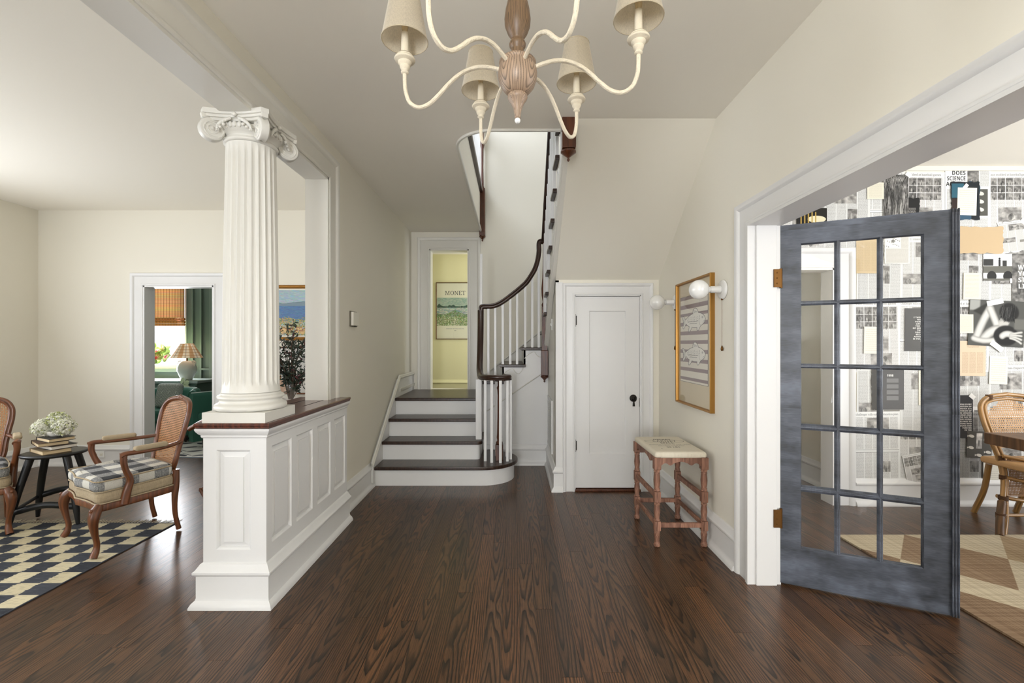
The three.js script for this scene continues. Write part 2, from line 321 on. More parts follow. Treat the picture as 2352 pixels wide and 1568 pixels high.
// windows: frame, glazing bars and panes in their openings
function win(n, label, axis, t, a0, a1, y0, y1, cols, rows, mat = M.trimWhite) {
  const o = thing('window_' + n, label, 'window', S), b = (p, q, r, s, k) => axis === 'x' ? box(t - k, t + k, r, s, p, q) : box(p, q, r, s, t - k, t + k), g = [];
  g.push(b(a0, a0 + .05, y0, y1, .035), b(a1 - .05, a1, y0, y1, .035), b(a0 + .05, a1 - .05, y0, y0 + .06, .035), b(a0 + .05, a1 - .05, y1 - .05, y1, .035));
  for (let i = 1; i < cols; i++) { const c = a0 + (a1 - a0) * i / cols; g.push(b(c - .02, c + .02, y0 + .06, y1 - .05, .02)); }
  for (let i = 1; i < rows; i++) { const c = y0 + (y1 - y0) * i / rows; g.push(b(a0 + .05, a1 - .05, c - .02, c + .02, .025)); }
  mesh('sash_frame', g, mat, o);
  for (let i = 0; i < cols; i++) for (let j = 0; j < rows; j++) mesh('pane', b(a0 + (a1 - a0) * i / cols + .02, a0 + (a1 - a0) * (i + 1) / cols - .02, y0 + (y1 - y0) * j / rows + .02, y0 + (y1 - y0) * (j + 1) / rows - .02, .002), M.glass, o);
  return settle(o);
}
win(1, 'tall window of the sitting room nearer the street', 'x', -5.38, .525, 1.675, .75, 2.5, 1, 2);
win(2, 'tall window of the sitting room nearer the green room', 'x', -5.38, 2.525, 3.675, .75, 2.5, 1, 2);
win(3, 'wide street window of the sitting room', 'd', -3.66, -4.7, -2.1, .5, 2.6, 2, 2);
win(4, 'tall unseen window behind the viewer, added to light the hall', 'd', -3.66, -1.3, -.48, .1, 2.6, 1, 2);  // added opening that carries the frontal fill light of the hall
win(9, 'narrow sidelight next to the entrance door behind the viewer', 'd', -3.66, .13, .27, .35, 2.25, 1, 4);
win(10, 'unseen window added to light the yellow back passage', 'x', .55, 6.4, 7.1, 1.2, 2.4, 1, 2);  // added opening for the light put into the passage
{ const o = thing('door_3', 'panelled white entrance door behind the viewer', 'door', S); mesh('leaf', box(.322, 1.198, .01, 2.245, -3.7, -3.655, .003), M.trimWhite, o); for (const [a, b] of [[.2, 1.0], [1.15, 2.05]]) for (const x of [.4, .8]) mesh('panel', box(x, x + .32, a, b, -3.655, -3.645, .005), M.trimWhite, o); mesh('knob', at(new THREE.SphereGeometry(.03, 16, 12), .4, 1.0, 3.6), M.brass, o); settle(o); }
win(5, 'wide street window of the dining room', 'd', -3.66, 2.2, 4.8, .5, 2.6, 2, 2);
win(6, 'side window of the dining room', 'x', 5.69, .5, 2.5, .65, 2.55, 2, 2);
win(7, 'bright sash window of the green room behind the bamboo blind', 'd', 7.66, -6.35, -5.44, .95, 2.5, 1, 2);
win(8, 'high stairwell window upstairs', 'x', -1.42, 3.3, 5.5, 4.0, 5.5, 2, 1);
// casings
const trim = (n, label, geo, mat = M.trim) => shell('trim_' + n, label, geo, mat, 'trim');
const frameDown = (a0, a1, top, bot = 0) => [[a0, bot], [a0, top], [a1, top], [a1, bot]];
trim(1, 'white moulded casing around the wide dining room opening', [casing(frameDown(.97, 2.593, 2.045), onRight(1.355), 1.06), casing(frameDown(.97, 2.593, 2.045), onLeft(1.5), 1.0), box(1.33, 1.52, 0, 2.045, 2.575, 2.593), box(1.33, 1.52, 2.03, 2.045, .99, 2.575), box(1.33, 1.52, 0, 2.045, .97, .988), box(1.375, 1.49, 0, 2.03, 2.56, 2.575, .003)], M.trimWhite);
trim(2, 'white moulded casing above and beside the columned opening', [casing(frameDown(.2, 3.33, 2.577, .95), onLeft(-1.355), 1.4), casing(frameDown(.2, 3.33, 2.577, .95), onRight(-1.49), 1.4), box(-1.51, -1.345, .95, 2.577, 3.314, 3.33), box(-1.51, -1.345, 2.56, 2.577, .2, 3.33)]);
trim(3, 'white moulded casing around the narrow landing doorway', [casing(frameDown(-1.109, -.587, 2.627, .756), onBack(6.1), 1.28), box(-1.109, -1.094, .756, 2.627, 6.08, 6.24), box(-.602, -.587, .756, 2.627, 6.08, 6.24), box(-1.109, -.587, 2.612, 2.627, 6.08, 6.24)]);
trim(4, 'white moulded casing around the closet door', [casing(frameDown(.575, 1.186, 1.812), onBack(4.21), .88), box(.4, .465, 0, 1.93, 4.2, 4.21), box(.575, .5835, 0, 1.812, 4.2, 4.33), box(1.1775, 1.186, 0, 1.812, 4.2, 4.33), box(.575, 1.186, 1.8035, 1.812, 4.2, 4.33)], M.trimWhite);
trim(5, 'white moulded casing around the doorway to the green room', [casing(frameDown(-4.13, -3.343, 2.014), onBack(5.1), 1.12), box(-4.13, -4.115, 0, 2.014, 5.085, 5.235), box(-3.358, -3.343, 0, 2.014, 5.085, 5.235), box(-4.13, -3.343, 1.999, 2.014, 5.085, 5.235)], M.trimWhite);
trim(6, 'white casing around the doorway in the newspaper wall', [casing(frameDown(1.85, 2.716, 2.0), onBack(3.85), 1.38), box(1.85, 1.865, 0, 2.0, 3.835, 3.985), box(2.701, 2.716, 0, 2.0, 3.835, 3.985), box(1.85, 2.716, 1.985, 2.0, 3.835, 3.985)], M.trimWhite);
trim(7, 'sage green casing and pilasters beside the green room window', [casing([[-6.35, .95], [-6.35, 2.5], [-5.44, 2.5], [-5.44, .95]], onBack(7.6), 1.0), box(-6.5, -5.3, .9, .95, 7.52, 7.6), box(-5.2, -5.17, 0, 2.86, 7.56, 7.6), box(-5.03, -4.98, 0, 2.86, 7.54, 7.6), box(-5.2, -4.9, .93, .96, 7.55, 7.6), box(-6.63, -2.5, 0, .2, 7.58, 7.6)], M.greenTrim);
// baseboards
const bb = (name, label, path, mat = M.trimWhite) => shell('baseboard_' + name, label, baseboard(path), mat, 'baseboard');
bb('right', 'tall moulded white baseboard along the hall wall behind stool', [[1.355, 2.725], [1.355, 4.21]]);
bb('closet', 'short white baseboard beside the closet door casing', [[.465, 4.21], [.4, 4.21], [.4, 5.13], [-.3, 5.13]]);
bb('left', 'tall moulded white baseboard along hall wall before the stairs', [[-1.355, 4.4], [-1.355, 3.52]]);
bb('living_back', 'white baseboard below the doorway wall of the sitting room', [[-4.27, 5.1], [-5.315, 5.1], [-5.315, -3.6]]);
bb('living_back_end', 'white baseboard of the sitting room behind the column', [[-1.49, 5.1], [-3.2, 5.1]]);
bb('dining', 'white baseboard below the newspaper wall', [[5.62, 3.85], [2.89, 3.85]]);
bb('corridor', 'white baseboard along the passage wall seen through glass panes', [[2.95, 3.97], [2.95, 7.1]]);
shell('baseboard_yellow', 'pale yellow baseboard in the back passage', sweep([[.5, 7.2], [-1.8, 7.2]], BASE, onFloor(.567)), M.yellow, 'baseboard');
shell('trim_threshold', 'worn brown wooden threshold below the closet door', [box(.578, 1.183, 0, .022, 4.185, 4.33, .006)], M.newelWood, 'threshold');
// ---------------------------------------------------------------- panelled half wall and column
{
  const o = thing('panelled_half_wall', 'white panelled half wall with mahogany cap below the fluted column', 'half wall', S);
  const X0 = -1.61, X1 = -1.281, D0 = 2.3685, D1 = 3.52, T = .016;
  mesh('core', box(X0 + T, X1 - T, 0, .91, D0 + T, D1), M.trimWhite, o);
  const fr = [], pan = [[2.416, 2.645], [2.693, 2.923], [2.981, 3.21], [3.265, 3.486]], PY0 = .3, PY1 = .825;
  const e = [D0, ...pan.flat(), D1];
  for (const [xa, xb] of [[X1 - T, X1], [X0, X0 + T]]) {
    fr.push(box(xa, xb, 0, PY0, D0, D1), box(xa, xb, PY1, .91, D0, D1));
    for (let i = 0; i < e.length; i += 2) fr.push(box(xa, xb, PY0, PY1, e[i], e[i + 1]));
  }
  const FX0 = -1.548, FX1 = -1.358, FY0 = .285, FY1 = .815;
  fr.push(box(X0 + T, X1 - T, 0, FY0, D0, D0 + T), box(X0 + T, X1 - T, FY1, .91, D0, D0 + T), box(X0 + T, FX0, FY0, FY1, D0, D0 + T), box(FX1, X1 - T, FY0, FY1, D0, D0 + T));
  mesh('stiles_and_rails', fr, M.trimWhite, o);
  const OG = [[0, 0], [-.006, 0], [-.012, -.004], [-.016, -.011], [-.018, -.016], [0, -.016]];            // small moulding inside each panel
  const panel = (a0, a1, y0, y1, toW) => {
    const pts = [[a0, y0], [a0, y1], [a1, y1], [a1, y0]], mo = sweep(pts, OG, toW, true);
    const q = .045, i0 = a0 + .018, i1 = a1 - .018, j0 = y0 + .018, j1 = y1 - .018, w0 = -.0155, w1 = -.004, pos = [];
    const lo = [[i0, j0], [i1, j0], [i1, j1], [i0, j1]], hi = [[a0 + q, y0 + q], [a1 - q, y0 + q], [a1 - q, y1 - q], [a0 + q, y1 - q]], mid = hi.map((p) => [...p, w1 - .006]);
    const put = (...vs) => vs.forEach(([u, v, w]) => { const t = toW(u, v, w); pos.push(t.x, t.y, t.z); });
    for (let i = 0; i < 4; i++) {
      const k = (i + 1) % 4, A = [...lo[i], w0], B = [...lo[k], w0], C = mid[k], D = mid[i], E = [...hi[k], w1], F = [...hi[i], w1];
      put(A, B, C, A, C, D, D, C, E, D, E, F);
    }
    put([...hi[0], w1], [...hi[1], w1], [...hi[2], w1], [...hi[0], w1], [...hi[2], w1], [...hi[3], w1]);
    const g = new THREE.BufferGeometry(); g.setAttribute('position', new THREE.Float32BufferAttribute(pos, 3)); g.computeVertexNormals();
    return [mo, boxUV(g)];
  };
  for (const [a, b] of pan) mesh('raised_panel', panel(a, b, PY0, PY1, onLeft(X1)), M.trimWhite, o);
  for (const [a, b] of pan) mesh('raised_panel', panel(a, b, PY0, PY1, onRight(X0)), M.trimWhite, o);
  mesh('raised_panel', panel(FX0, FX1, FY0, FY1, onBack(D0)), M.trimWhite, o);
  const around = [[X0, D1], [X0, D0], [X1, D0], [X1, D1]];                                               // left of this path is outside
  const bp = BASE.map(([a, w]) => [a * 1.15, w * .975]);
  mesh('base_moulding', sweep(around.slice().reverse(), bp, onFloor(0)), M.trimWhite, o);
  const CR = [[0, .872], [.004, .872], [.008, .878], [.008, .886], [.016, .894], [.024, .906], [.028, .915], [.028, .923], [0, .923]];
  mesh('crown_moulding', sweep(around.slice().reverse(), CR, onFloor(0)), M.trimWhite, o);
  const CAP = [[-.1, .923], [.02, .923], [.026, .927], [.026, .933], [.03, .938], [.03, .946], [.025, .952], [-.1, .952]];
  mesh('wooden_cap', [sweep(around.slice().reverse(), CAP, onFloor(0)), box(X0 + .09, X1 - .09, .923, .952, D0 + .09, D1)], M.mahogany, o);
  settle(o);
}
{
  const CX = -1.437, CD = 2.505, o = thing('ionic_column', 'white fluted column with scrolled Ionic capital standing on the half wall', 'column', { pos: [CX, .952, CD] });
  const Y = (y) => y - .952;
  mesh('plinth', box(-.163, .163, 0, .055, -.163, .163, .003), M.trim, o);
  mesh('base', lathe([[0, .055], [.166, .055], [.1745, .062], [.177, .072], [.1745, .083], [.166, .09], [.157, .093], [.152, .1], [.15, .108], [.153, .114], [.16, .117], [.163, .124], [.16, .132], [.153, .136], [.147, .137], [.146, .144], [.142, .15], [0, .15]], 64), M.trim, o);
  {
    const y0 = .15, y1 = Y(2.43), NF = 24, PER = 8, NA = NF * PER, NV = 40, pos = [];
    const R = (t) => .139 - .0175 * Math.pow(t, 1.5);
    const pt = (i, j) => {
      const t = j / NV, y = y0 + (y1 - y0) * t, ph = (i % PER) / PER, a = i / NA * 2 * PI;
      const x = (ph - .09) / .82; let dep = x > 0 && x < 1 ? Math.sqrt(Math.max(0, 1 - (2 * x - 1) ** 2)) : 0;
      const e = Math.min(t * (y1 - y0) - .035, (1 - t) * (y1 - y0) - .03); dep *= e < 0 ? 0 : e < .02 ? Math.sqrt(1 - (1 - e / .02) ** 2) : 1;
      const r = R(t) + (t < .02 ? .004 * (1 - t / .02) : 0) - dep * .0115; return [r * Math.cos(a), y, r * Math.sin(a)];
    };
    const ts = []; for (let j = 0; j <= NV; j++) ts.push(j);
    for (let j = 0; j < NV; j++) for (let i = 0; i < NA; i++) for (const [a, b] of [[i, j], [i, j + 1], [i + 1, j + 1], [i, j], [i + 1, j + 1], [i + 1, j]]) pos.push(...pt(a, b));
    const g = new THREE.BufferGeometry(); g.setAttribute('position', new THREE.Float32BufferAttribute(pos, 3));
    mesh('fluted_shaft', clean(toCreasedNormals(g, .7)), M.trim, o);
  }
  // capital: necking, echinus, curved abacus, four corner volutes, ornaments
  const cap = new THREE.Group(); cap.name = 'capital'; cap.position.y = Y(2.43); o.add(cap);
  mesh('necking', lathe([[0, 0], [.122, 0], [.132, .006], [.134, .014], [.13, .022], [.122, .026], [.122, .034], [.135, .045], [.15, .058], [.155, .07], [.15, .08], [.13, .09], [0, .09]], 48), M.trim, cap);
  const ab = new THREE.Shape(), a = .17, c = .026;
  const cor = [[-a, -a], [a, -a], [a, a], [-a, a]];
  cor.forEach(([x, y], i) => {
    const [nx, ny] = cor[(i + 1) % 4], ux = Math.sign(nx - x), uy = Math.sign(ny - y), p = [x + ux * c, y + uy * c], q = [nx - ux * c, ny - uy * c], mx = (p[0] + q[0]) / 2 * (1 - (ux ? 0 : .24)), my = (p[1] + q[1]) / 2 * (1 - (uy ? 0 : .24));
    if (!i) ab.moveTo(...p); else ab.lineTo(...p);
    ab.quadraticCurveTo(mx, my, ...q);
  });
  ab.closePath();
  const abg = (s, y, h) => { const g = extr(ab, h, .004); g.rotateX(-PI / 2); g.scale(s, 1, s); return g.translate(0, y, 0); };
  mesh('abacus', [abg(.9, .092, .016), abg(.97, .106, .016), abg(1.04, .12, .027)], M.trim, cap);
  const spiral = (side) => { const pts = []; for (let k = 0; k <= 60; k++) { const th = k / 60 * 2 * PI * 2.4, r = .06 * Math.pow(.86, k / 60 * 2.4 * 4) ; pts.push(new THREE.Vector3(r * Math.cos(th + PI / 2), r * Math.sin(th + PI / 2), side * .022)); } return tube(pts, (t) => .0062 * (1 - .55 * t), { n: 90, seg: 6 }); };
  for (let k = 0; k < 4; k++) {
    const g = new THREE.Group(); g.name = 'volute'; const q = k * PI / 2 + PI / 4;
    const geo = join([lathe([[0, -.022], [.05, -.022], [.06, -.016], [.052, 0], [.06, .016], [.05, .022], [0, .022]], 32).rotateX(PI / 2), spiral(1), spiral(-1), at(new THREE.SphereGeometry(.011, 10, 8), 0, 0, .02), at(new THREE.SphereGeometry(.011, 10, 8), 0, 0, -.02),
      tube([new THREE.Vector3(-.1, .052, 0), new THREE.Vector3(-.05, .064, 0), new THREE.Vector3(0, .06, 0)], .012, { seg: 8, flat: 1.6 }), extr([[-.02, .045], [.045, .05], [.05, .072], [-.03, .075]], .03).translate(0, 0, -.015)]);
    const m = mesh('volute', geo, M.trim, cap); m.position.set(.186 * Math.cos(q), .048, .186 * Math.sin(q)); m.rotation.y = -q;
  }
  for (let k = 0; k < 4; k++) {
    const q = k * PI / 2, list = [];
    for (let i = -3; i <= 3; i++) { const e = new THREE.SphereGeometry(.0105, 8, 8); e.scale(1, 1.5, .8); list.push(at(e, i * .024, .07 - Math.abs(i) * .001, .152 - i * i * .003)); }
    for (let i = 0; i < 5; i++) { const t = (i - 2) * .5, e = new THREE.SphereGeometry(.011, 8, 8); e.scale(.6, 1.9, .6); e.rotateZ(-t); list.push(at(e, Math.sin(t) * .02, .122 + Math.cos(t) * .016, .15)); }
    list.push(at(new THREE.SphereGeometry(.012, 10, 8), 0, .118, .155));
    for (const s of [-1, 1]) list.push(tube([new THREE.Vector3(s * .02, .1, .15), new THREE.Vector3(s * .05, .085, .158), new THREE.Vector3(s * .08, .06, .16), new THREE.Vector3(s * .092, .03, .158)], [.008, .01, .008, .004], { seg: 6 }),
      ...[0, 1, 2].map((i) => at(new THREE.SphereGeometry(.009 - i * .0015, 8, 6), s * (.05 + i * .018), .062 - i * .014, .163)));
    const m = mesh('carved_ornament', list, M.trim, cap); m.rotation.y = q;
  }
}
const RAILP = () => [[-.03, -.022], [.03, -.022], [.034, -.012], [.027, -.004], [.033, .008], [.03, .02], [.018, .03], [0, .033], [-.018, .03], [-.03, .02], [-.033, .008], [-.027, -.004], [-.034, -.012]];
const RAIL2 = [[-.29, 1.785], [-.22, 1.79], [-.15, 1.815], [-.08, 1.86], [.0, 1.92], [.08, 1.985], [.15, 2.05], [.2, 2.12], [.245, 2.2], [.275, 2.29], [.292, 2.4]];
// ---------------------------------------------------------------- staircase
{
  const o = thing('staircase', 'open white staircase with dark treads and curved volute handrail', 'staircase'), R = .189;
  const nose = (pts, y, t = .034) => { const g = extr(pts, t, .008, 3); g.rotateX(-PI / 2); return boxUV(g.translate(0, y - t, 0)); };   // outline in (x, d)
  // lower flight
  const bull = (x0, d0, d1, cx, r) => { const p = [[x0, d1], [x0, d0], [cx, d0]]; for (let i = 1; i <= 18; i++) { const a = -PI / 2 + PI * .93 * i / 18; p.push([cx + r * Math.cos(a), d0 + r + r * Math.sin(a)]); } p.push([cx - .12, d1]); return p; };
  const L = -1.318;
  mesh('tread', nose(bull(L, 4.335, 5.06, -.3, .355), R), M.tread, o);
  const p2 = [[L, 5.1], [L, 4.587], [-.36, 4.587]]; for (let i = 1; i <= 8; i++) { const a = -PI / 2 + PI / 2 * i / 8; p2.push([-.36 + .055 * Math.cos(a), 4.642 + .055 * Math.sin(a)]); } p2.push([-.305, 5.1]);
  mesh('tread', nose(p2, 2 * R), M.tread, o);
  mesh('tread', nose([[L, 5.14], [L, 4.835], [-.375, 4.835], [-.375, 5.14]], 3 * R), M.tread, o);
  mesh('landing', nose([[L, 6.098], [L, 5.107], [-.36, 5.107], [-.36, 6.098]], 4 * R), M.tread, o);
  const rz = (pts, y0, y1) => { const g = extr(pts, y1 - y0); g.rotateX(-PI / 2); return boxUV(toCreasedNormals(g.translate(0, y0, 0), .5)); };
  mesh('riser', rz(bull(L, 4.372, 5.04, -.3, .318), 0, R - .034), M.trimWhite, o);
  const r2 = [[L, 5.09], [L, 4.622], [-.37, 4.622]]; for (let i = 1; i <= 6; i++) { const a = -PI / 2 + PI / 2 * i / 6; r2.push([-.37 + .04 * Math.cos(a), 4.662 + .04 * Math.sin(a)]); } r2.push([-.33, 5.09]);
  mesh('riser', rz(r2, R, 2 * R - .034), M.trimWhite, o);
  mesh('riser', box(L, -.385, 2 * R, 3 * R - .034, 4.87, 4.9), M.trimWhite, o);
  mesh('riser', box(L, -.385, 3 * R, 4 * R - .034, 5.14, 5.17), M.trimWhite, o);
  // wall skirt beside the lower flight
  { const g = extr([[4.36, 0], [6.1, 0], [6.1, .95], [5.32, .95], [4.3, .2], [4.3, .05]], .036); g.rotateY(PI / 2); mesh('wall_skirt', boxUV(g.translate(-1.354, 0, 0)), M.trimWhite, o); }
  mesh('skirt_moulding', sweep([[6.1, .955], [5.315, .955], [4.29, .205]], [[0, .03], [0, .044], [-.006, .05], [-.016, .05], [-.022, .044], [-.03, .046], [-.04, .04], [-.045, .03]], onLeft(-1.354)), M.trim, o);
  mesh('landing_moulding', sweep([[6.1, .8], [5.33, .8]], [[0, .03], [0, .04], [-.01, .044], [-.04, .046], [-.044, .03]], onLeft(-1.354)), M.trim, o);
  // corner post between the flights
  mesh('corner_post', [box(-.378, -.315, 2 * R, 1.0, 4.668, 4.72, .006), box(-.37, -.335, 2 * R, .94, 4.72, 5.17), box(-.35, -.33, 0, 2 * R, 5.0, 5.17)], M.trimWhite, o);
  // second flight
  const tx = [-.39, -.146, .098, .342], X9 = 1.352;
  tx.forEach((x, i) => {
    const y = (5 + i) * R, x1 = i < 3 ? tx[i + 1] + .05 : X9;
    if (i < 3) mesh('tread', nose([[x, 6.098], [x, 5.085], [x1, 5.085], [x1, 6.098]], y), M.tread, o);
    else mesh('landing', nose([[x, 6.098], [x, 5.16], [X9, 5.16], [X9, 6.098]], y), M.tread, o);
    mesh('riser', box(x + .03, x + .05, y - R, y - .034, 5.13, 6.098), M.trimWhite, o);
  });
  { const g = extr([[-.335, 0], [.4, 0], [.4, 8 * R - .03], [.372, 8 * R - .03], [.372, 7 * R - .03], [.128, 7 * R - .03], [.128, 6 * R - .03], [-.116, 6 * R - .03], [-.116, 5 * R - .03], [-.335, 5 * R - .03]], .04); mesh('outer_string', boxUV(g.translate(0, 0, -5.17)), M.trimWhite, o); }
  for (const [x, y] of [[-.11, 6 * R], [.134, 7 * R]]) {
    const sc = [[.235, -.215], [.18, -.165], [.12, -.14], [.1, -.17], [.06, -.2], [.02, -.165], [.0, -.12]].map(([a, b]) => P3(x + .235 - a, y + b + .09, 5.128));
    mesh('scroll_bracket', tube(sc, .0035, { seg: 5 }), M.trim, o);
  }
  mesh('string_moulding', tube([P3(-.32, .583, 5.126), P3(.345, 1.037, 5.126)], .008, { straight: true, seg: 6, flat: .8 }), M.trim, o);
  { const g = extr([[-.36, .945], [.45, 1.56], [.45, 1.2], [-.36, .756]], .02); mesh('wall_skirt', boxUV(g.translate(0, 0, -6.098)), M.trim, o); }
  mesh('skirt_moulding', tube([P3(-.4, .93, 6.07), P3(.4, 1.55, 6.07)], .012, { straight: true, seg: 6 }), M.trim, o);
  // third flight, climbing towards the viewer
  const dk = (k) => 4.93 - .213 * (k - 9);
  const steps = [[5.15, 1.27], [4.3, 1.92], [3.03, 2.86], [3.03, 18 * R - .04]];
  for (let k = 17; k >= 9; k--) steps.push([dk(k) - .107, k * R - .034], [dk(k) + .106, k * R - .034]);
  steps.push([5.15, 9 * R - .034]);
  { const g = extr(steps, .033); g.rotateY(PI / 2); mesh('upper_string', boxUV(g.translate(.367, 0, 0)), M.trim, o); }
  { const g = extr([[5.15, 0], [4.21, 0], [4.21, 1.95], [5.15, 1.3]], .03); g.rotateY(PI / 2); mesh('closet_side_wall', boxUV(g.translate(.4, 0, 0)), M.trim, o); }
  mesh('string_moulding', tube([P3(.364, 1.29, 5.14), P3(.364, 1.95, 4.29), P3(.364, 2.875, 3.05)], .012, { straight: true, seg: 6 }), M.trim, o);
  const tg = nose([[.333, .128], [.333, -.112], [1.35, -.112], [1.35, .128]], 0, .036);
  for (let k = 9; k <= 17; k++) { const m = mesh('tread', tg, M.tread, o); m.position.set(0, k * R, -dk(k)); mesh('riser', box(.4, 1.35, (k - 1) * R, k * R - .036, dk(k) + .1, dk(k) + .116), M.trimWhite, o); }
  for (let k = 10; k <= 16; k++) mesh('scroll_bracket', tube([[.1, -.045], [.04, -.06], [-.02, -.1], [-.06, -.09], [-.1, -.15]].map(([a, b]) => P3(.364, k * R + b, dk(k) + a)), .004, { seg: 5 }), M.trim, o);
  // floor edge upstairs
  { const r = .3, arc = Array.from({ length: 11 }, (_, i) => { const a = PI + PI / 2 * i / 10; return [-.43 + r + r * Math.cos(a), 3.17 + r + r * Math.sin(a)]; });
    mesh('floor_nosing', sweep([[-.43, 6.08], ...arc, [.36, 3.17]], [[.06, 3.36], [-.035, 3.36], [-.042, 3.368], [-.042, 3.392], [-.035, 3.4], [.06, 3.4]].map(([a, w]) => [-a, w]), onFloor(0)), M.darkWood, o);
    const rl = [[-.43, 6.05], ...arc, [.36, 3.17]].map(([x, d]) => P3(x, 4.2, d));
    mesh('upper_handrail', tube(rl, null, { prof: RAILP(), straight: true }), M.darkWood, o);
    const bg = box(-.013, .013, 3.4, 4.18, -.013, .013);
    for (let d = 5.9; d > 3.5; d -= .13) { const m = mesh('baluster', bg, M.trimWhite, o); m.position.set(-.43, 0, -d); }
    for (let x = -.12; x < .3; x += .13) { const m = mesh('baluster', bg, M.trimWhite, o); m.position.set(x, 0, -3.17); } }
  // balusters
  const bal = (x, d, y0, y1) => mesh('baluster', box(x - .0135, x + .0135, y0, y1, d - .0135, d + .0135, .002), M.trimWhite, o);
  for (const [x, d] of [[-.272, 4.56], [-.205, 4.5], [-.118, 4.49], [-.05, 4.55], [-.018, 4.63], [-.06, 4.75], [-.17, 4.77]]) bal(x, d, R, 1.0);
  const b2 = [-.35, -.27, -.193, -.109, -.025, .052, .143, .222, .295];
  const railY = (x) => { const P = RAIL2; for (let i = 0; i + 1 < P.length; i++) if (x >= P[i][0] && x <= P[i + 1][0]) return P[i][1] + (P[i + 1][1] - P[i][1]) * (x - P[i][0]) / (P[i + 1][0] - P[i][0]); return P[P.length - 1][1]; };
  b2.forEach((x, i) => bal(x, 5.105, (5 + Math.floor(i / 3)) * R, railY(x) - .03));
  for (let k = 9; k <= 17; k++) for (const q of [.05, -.055]) bal(.352, dk(k) + q, k * R, k * R + .80 - q * .8);
  // handrails
  const RP = RAILP();
  mesh('handrail', tube([[-.09, 4.7], [-.045, 4.645], [-.045, 4.57], [-.09, 4.525], [-.16, 4.515], [-.225, 4.54], [-.275, 4.6], [-.312, 4.68]].map(([x, d]) => P3(x, 1.02, d)).concat([P3(-.335, 1.04, 4.77), P3(-.35, 1.1, 4.87), P3(-.355, 1.22, 4.97), P3(-.355, 1.4, 5.05), P3(-.355, 1.6, 5.09), P3(-.355, 1.74, 5.1)]), null, { prof: RP, n: 70 }), M.darkWood, o);
  mesh('volute_cap', lathe([[0, -.035], [.05, -.035], [.062, -.02], [.062, 0], [.056, .012], [.045, .018], [.02, .02], [.012, .026], [0, .028]], 24).translate(-.125, 1.02, -4.6), M.darkWood, o);
  mesh('handrail', tube([P3(-.355, 1.735, 5.1), P3(-.35, 1.775, 5.1), P3(-.32, 1.785, 5.1), ...RAIL2.map(([x, y]) => P3(x, y, 5.1)), P3(.296, 2.5, 5.1), P3(.32, 2.512, 5.1), P3(.352, 2.512, 5.1)], null, { prof: RP, n: 90 }), M.darkWood, o);
  mesh('handrail', tube([P3(.352, 2.512, 5.11), P3(.352, 2.53, 5.02), P3(.352, 2.66, 4.85), P3(.352, 3.35, 4.06), P3(.352, 4.24, 3.07)], null, { prof: RP, n: 40 }), M.darkWood, o);
  // newels
  const turned = [[.0, 0], [.034, 0], [.034, .02], [.022, .04], [.028, .07], [.024, .11], [.02, .3], [.018, .5], [.022, .56], [.028, .58], [.02, .6], [.0, .6]];
  mesh('newel', [box(-.17, -.094, R, R + .16, 4.562, 4.638, .004), lathe(turned.map(([r, y]) => [r, R + .16 + y * .98]), 20).translate(-.132, 0, -4.6), rod(P3(-.132, .9, 4.6), P3(-.132, 1.0, 4.6), .018)], M.newelWood, o);
  const drop = (x, d, y0, w, yTop) => [box(x - w / 2, x + w / 2, y0 + .06, yTop, d - w / 2, d + w / 2, .005), lathe([[0, -.02], [.008, -.012], [.011, -.004], [.006, .004], [.009, .01], [w * .38, .03], [w * .56, .042], [w * .56, .052], [w * .46, .06], [0, .062]], 20).translate(x, y0, -d)];
  mesh('newel', [...drop(.358, 5.085, .95, .078, 1.29), box(.328, .388, 1.29, 1.78, 5.055, 5.115, .004), lathe([[0, 1.78], [.03, 1.78], [.034, 1.8], [.02, 1.83], [.032, 1.9], [.036, 1.98], [.024, 2.1], [.018, 2.25], [.02, 2.48], [.028, 2.52], [0, 2.53]], 18).translate(.358, 0, -5.085)], M.newelWood, o);
  mesh('newel', [...drop(.375, 3.05, 2.6, .092, 4.45)], M.newelWood, o);
  mesh('newel', [...drop(-.4, 6.04, 2.74, .075, 3.42), lathe([[0, 3.42], [.03, 3.42], [.02, 3.46], [.016, 3.7], [.018, 3.95], [.03, 4.0], [.034, 4.04], [.02, 4.08], [.02, 4.35], [0, 4.36]], 16).translate(-.4, 0, -6.04)], M.newelWood, o);
  settle(o);
}
// grille and plates
{
  const o = thing('return_air_grille', 'white slatted air grille low on the closet side wall', 'grille');
  const g = [box(.385, .399, .27, .30, 4.5, 5.02), box(.385, .399, .77, .80, 4.5, 5.02), box(.385, .399, .3, .77, 4.5, 4.53), box(.385, .399, .3, .77, 4.99, 5.02)];
  mesh('frame', g, M.trimWhite, o); const s = box(-.005, .005, -.006, .006, 4.53, 4.99);
  for (let y = .315; y < .765; y += .022) { const m = mesh('slat', s, M.trimWhite, o); m.position.set(.393, y, 0); }
  settle(o);
}
{
  const o = thing('switch_plate', 'small white switch plate on the closet side wall below the stair stringer', 'switch');
  mesh('plate', box(.392, .3995, 1.5, 1.615, 4.555, 4.63, .003), M.white, o); mesh('toggle', box(.383, .393, 1.545, 1.57, 4.585, 4.6, .002), M.white, o); settle(o);
}
{
  const o = thing('thermostat', 'beige thermostat box on the hall wall left of the stairs', 'thermostat');
  mesh('cover', box(-1.354, -1.325, 1.515, 1.63, 3.79, 3.93, .004), M.plastic, o); mesh('back_plate', box(-1.355, -1.345, 1.508, 1.637, 3.783, 3.937), std({ color: '#6b6657', roughness: .6 }), o); mesh('lever', box(-1.34, -1.33, 1.505, 1.515, 3.85, 3.88), M.iron, o); settle(o);
}
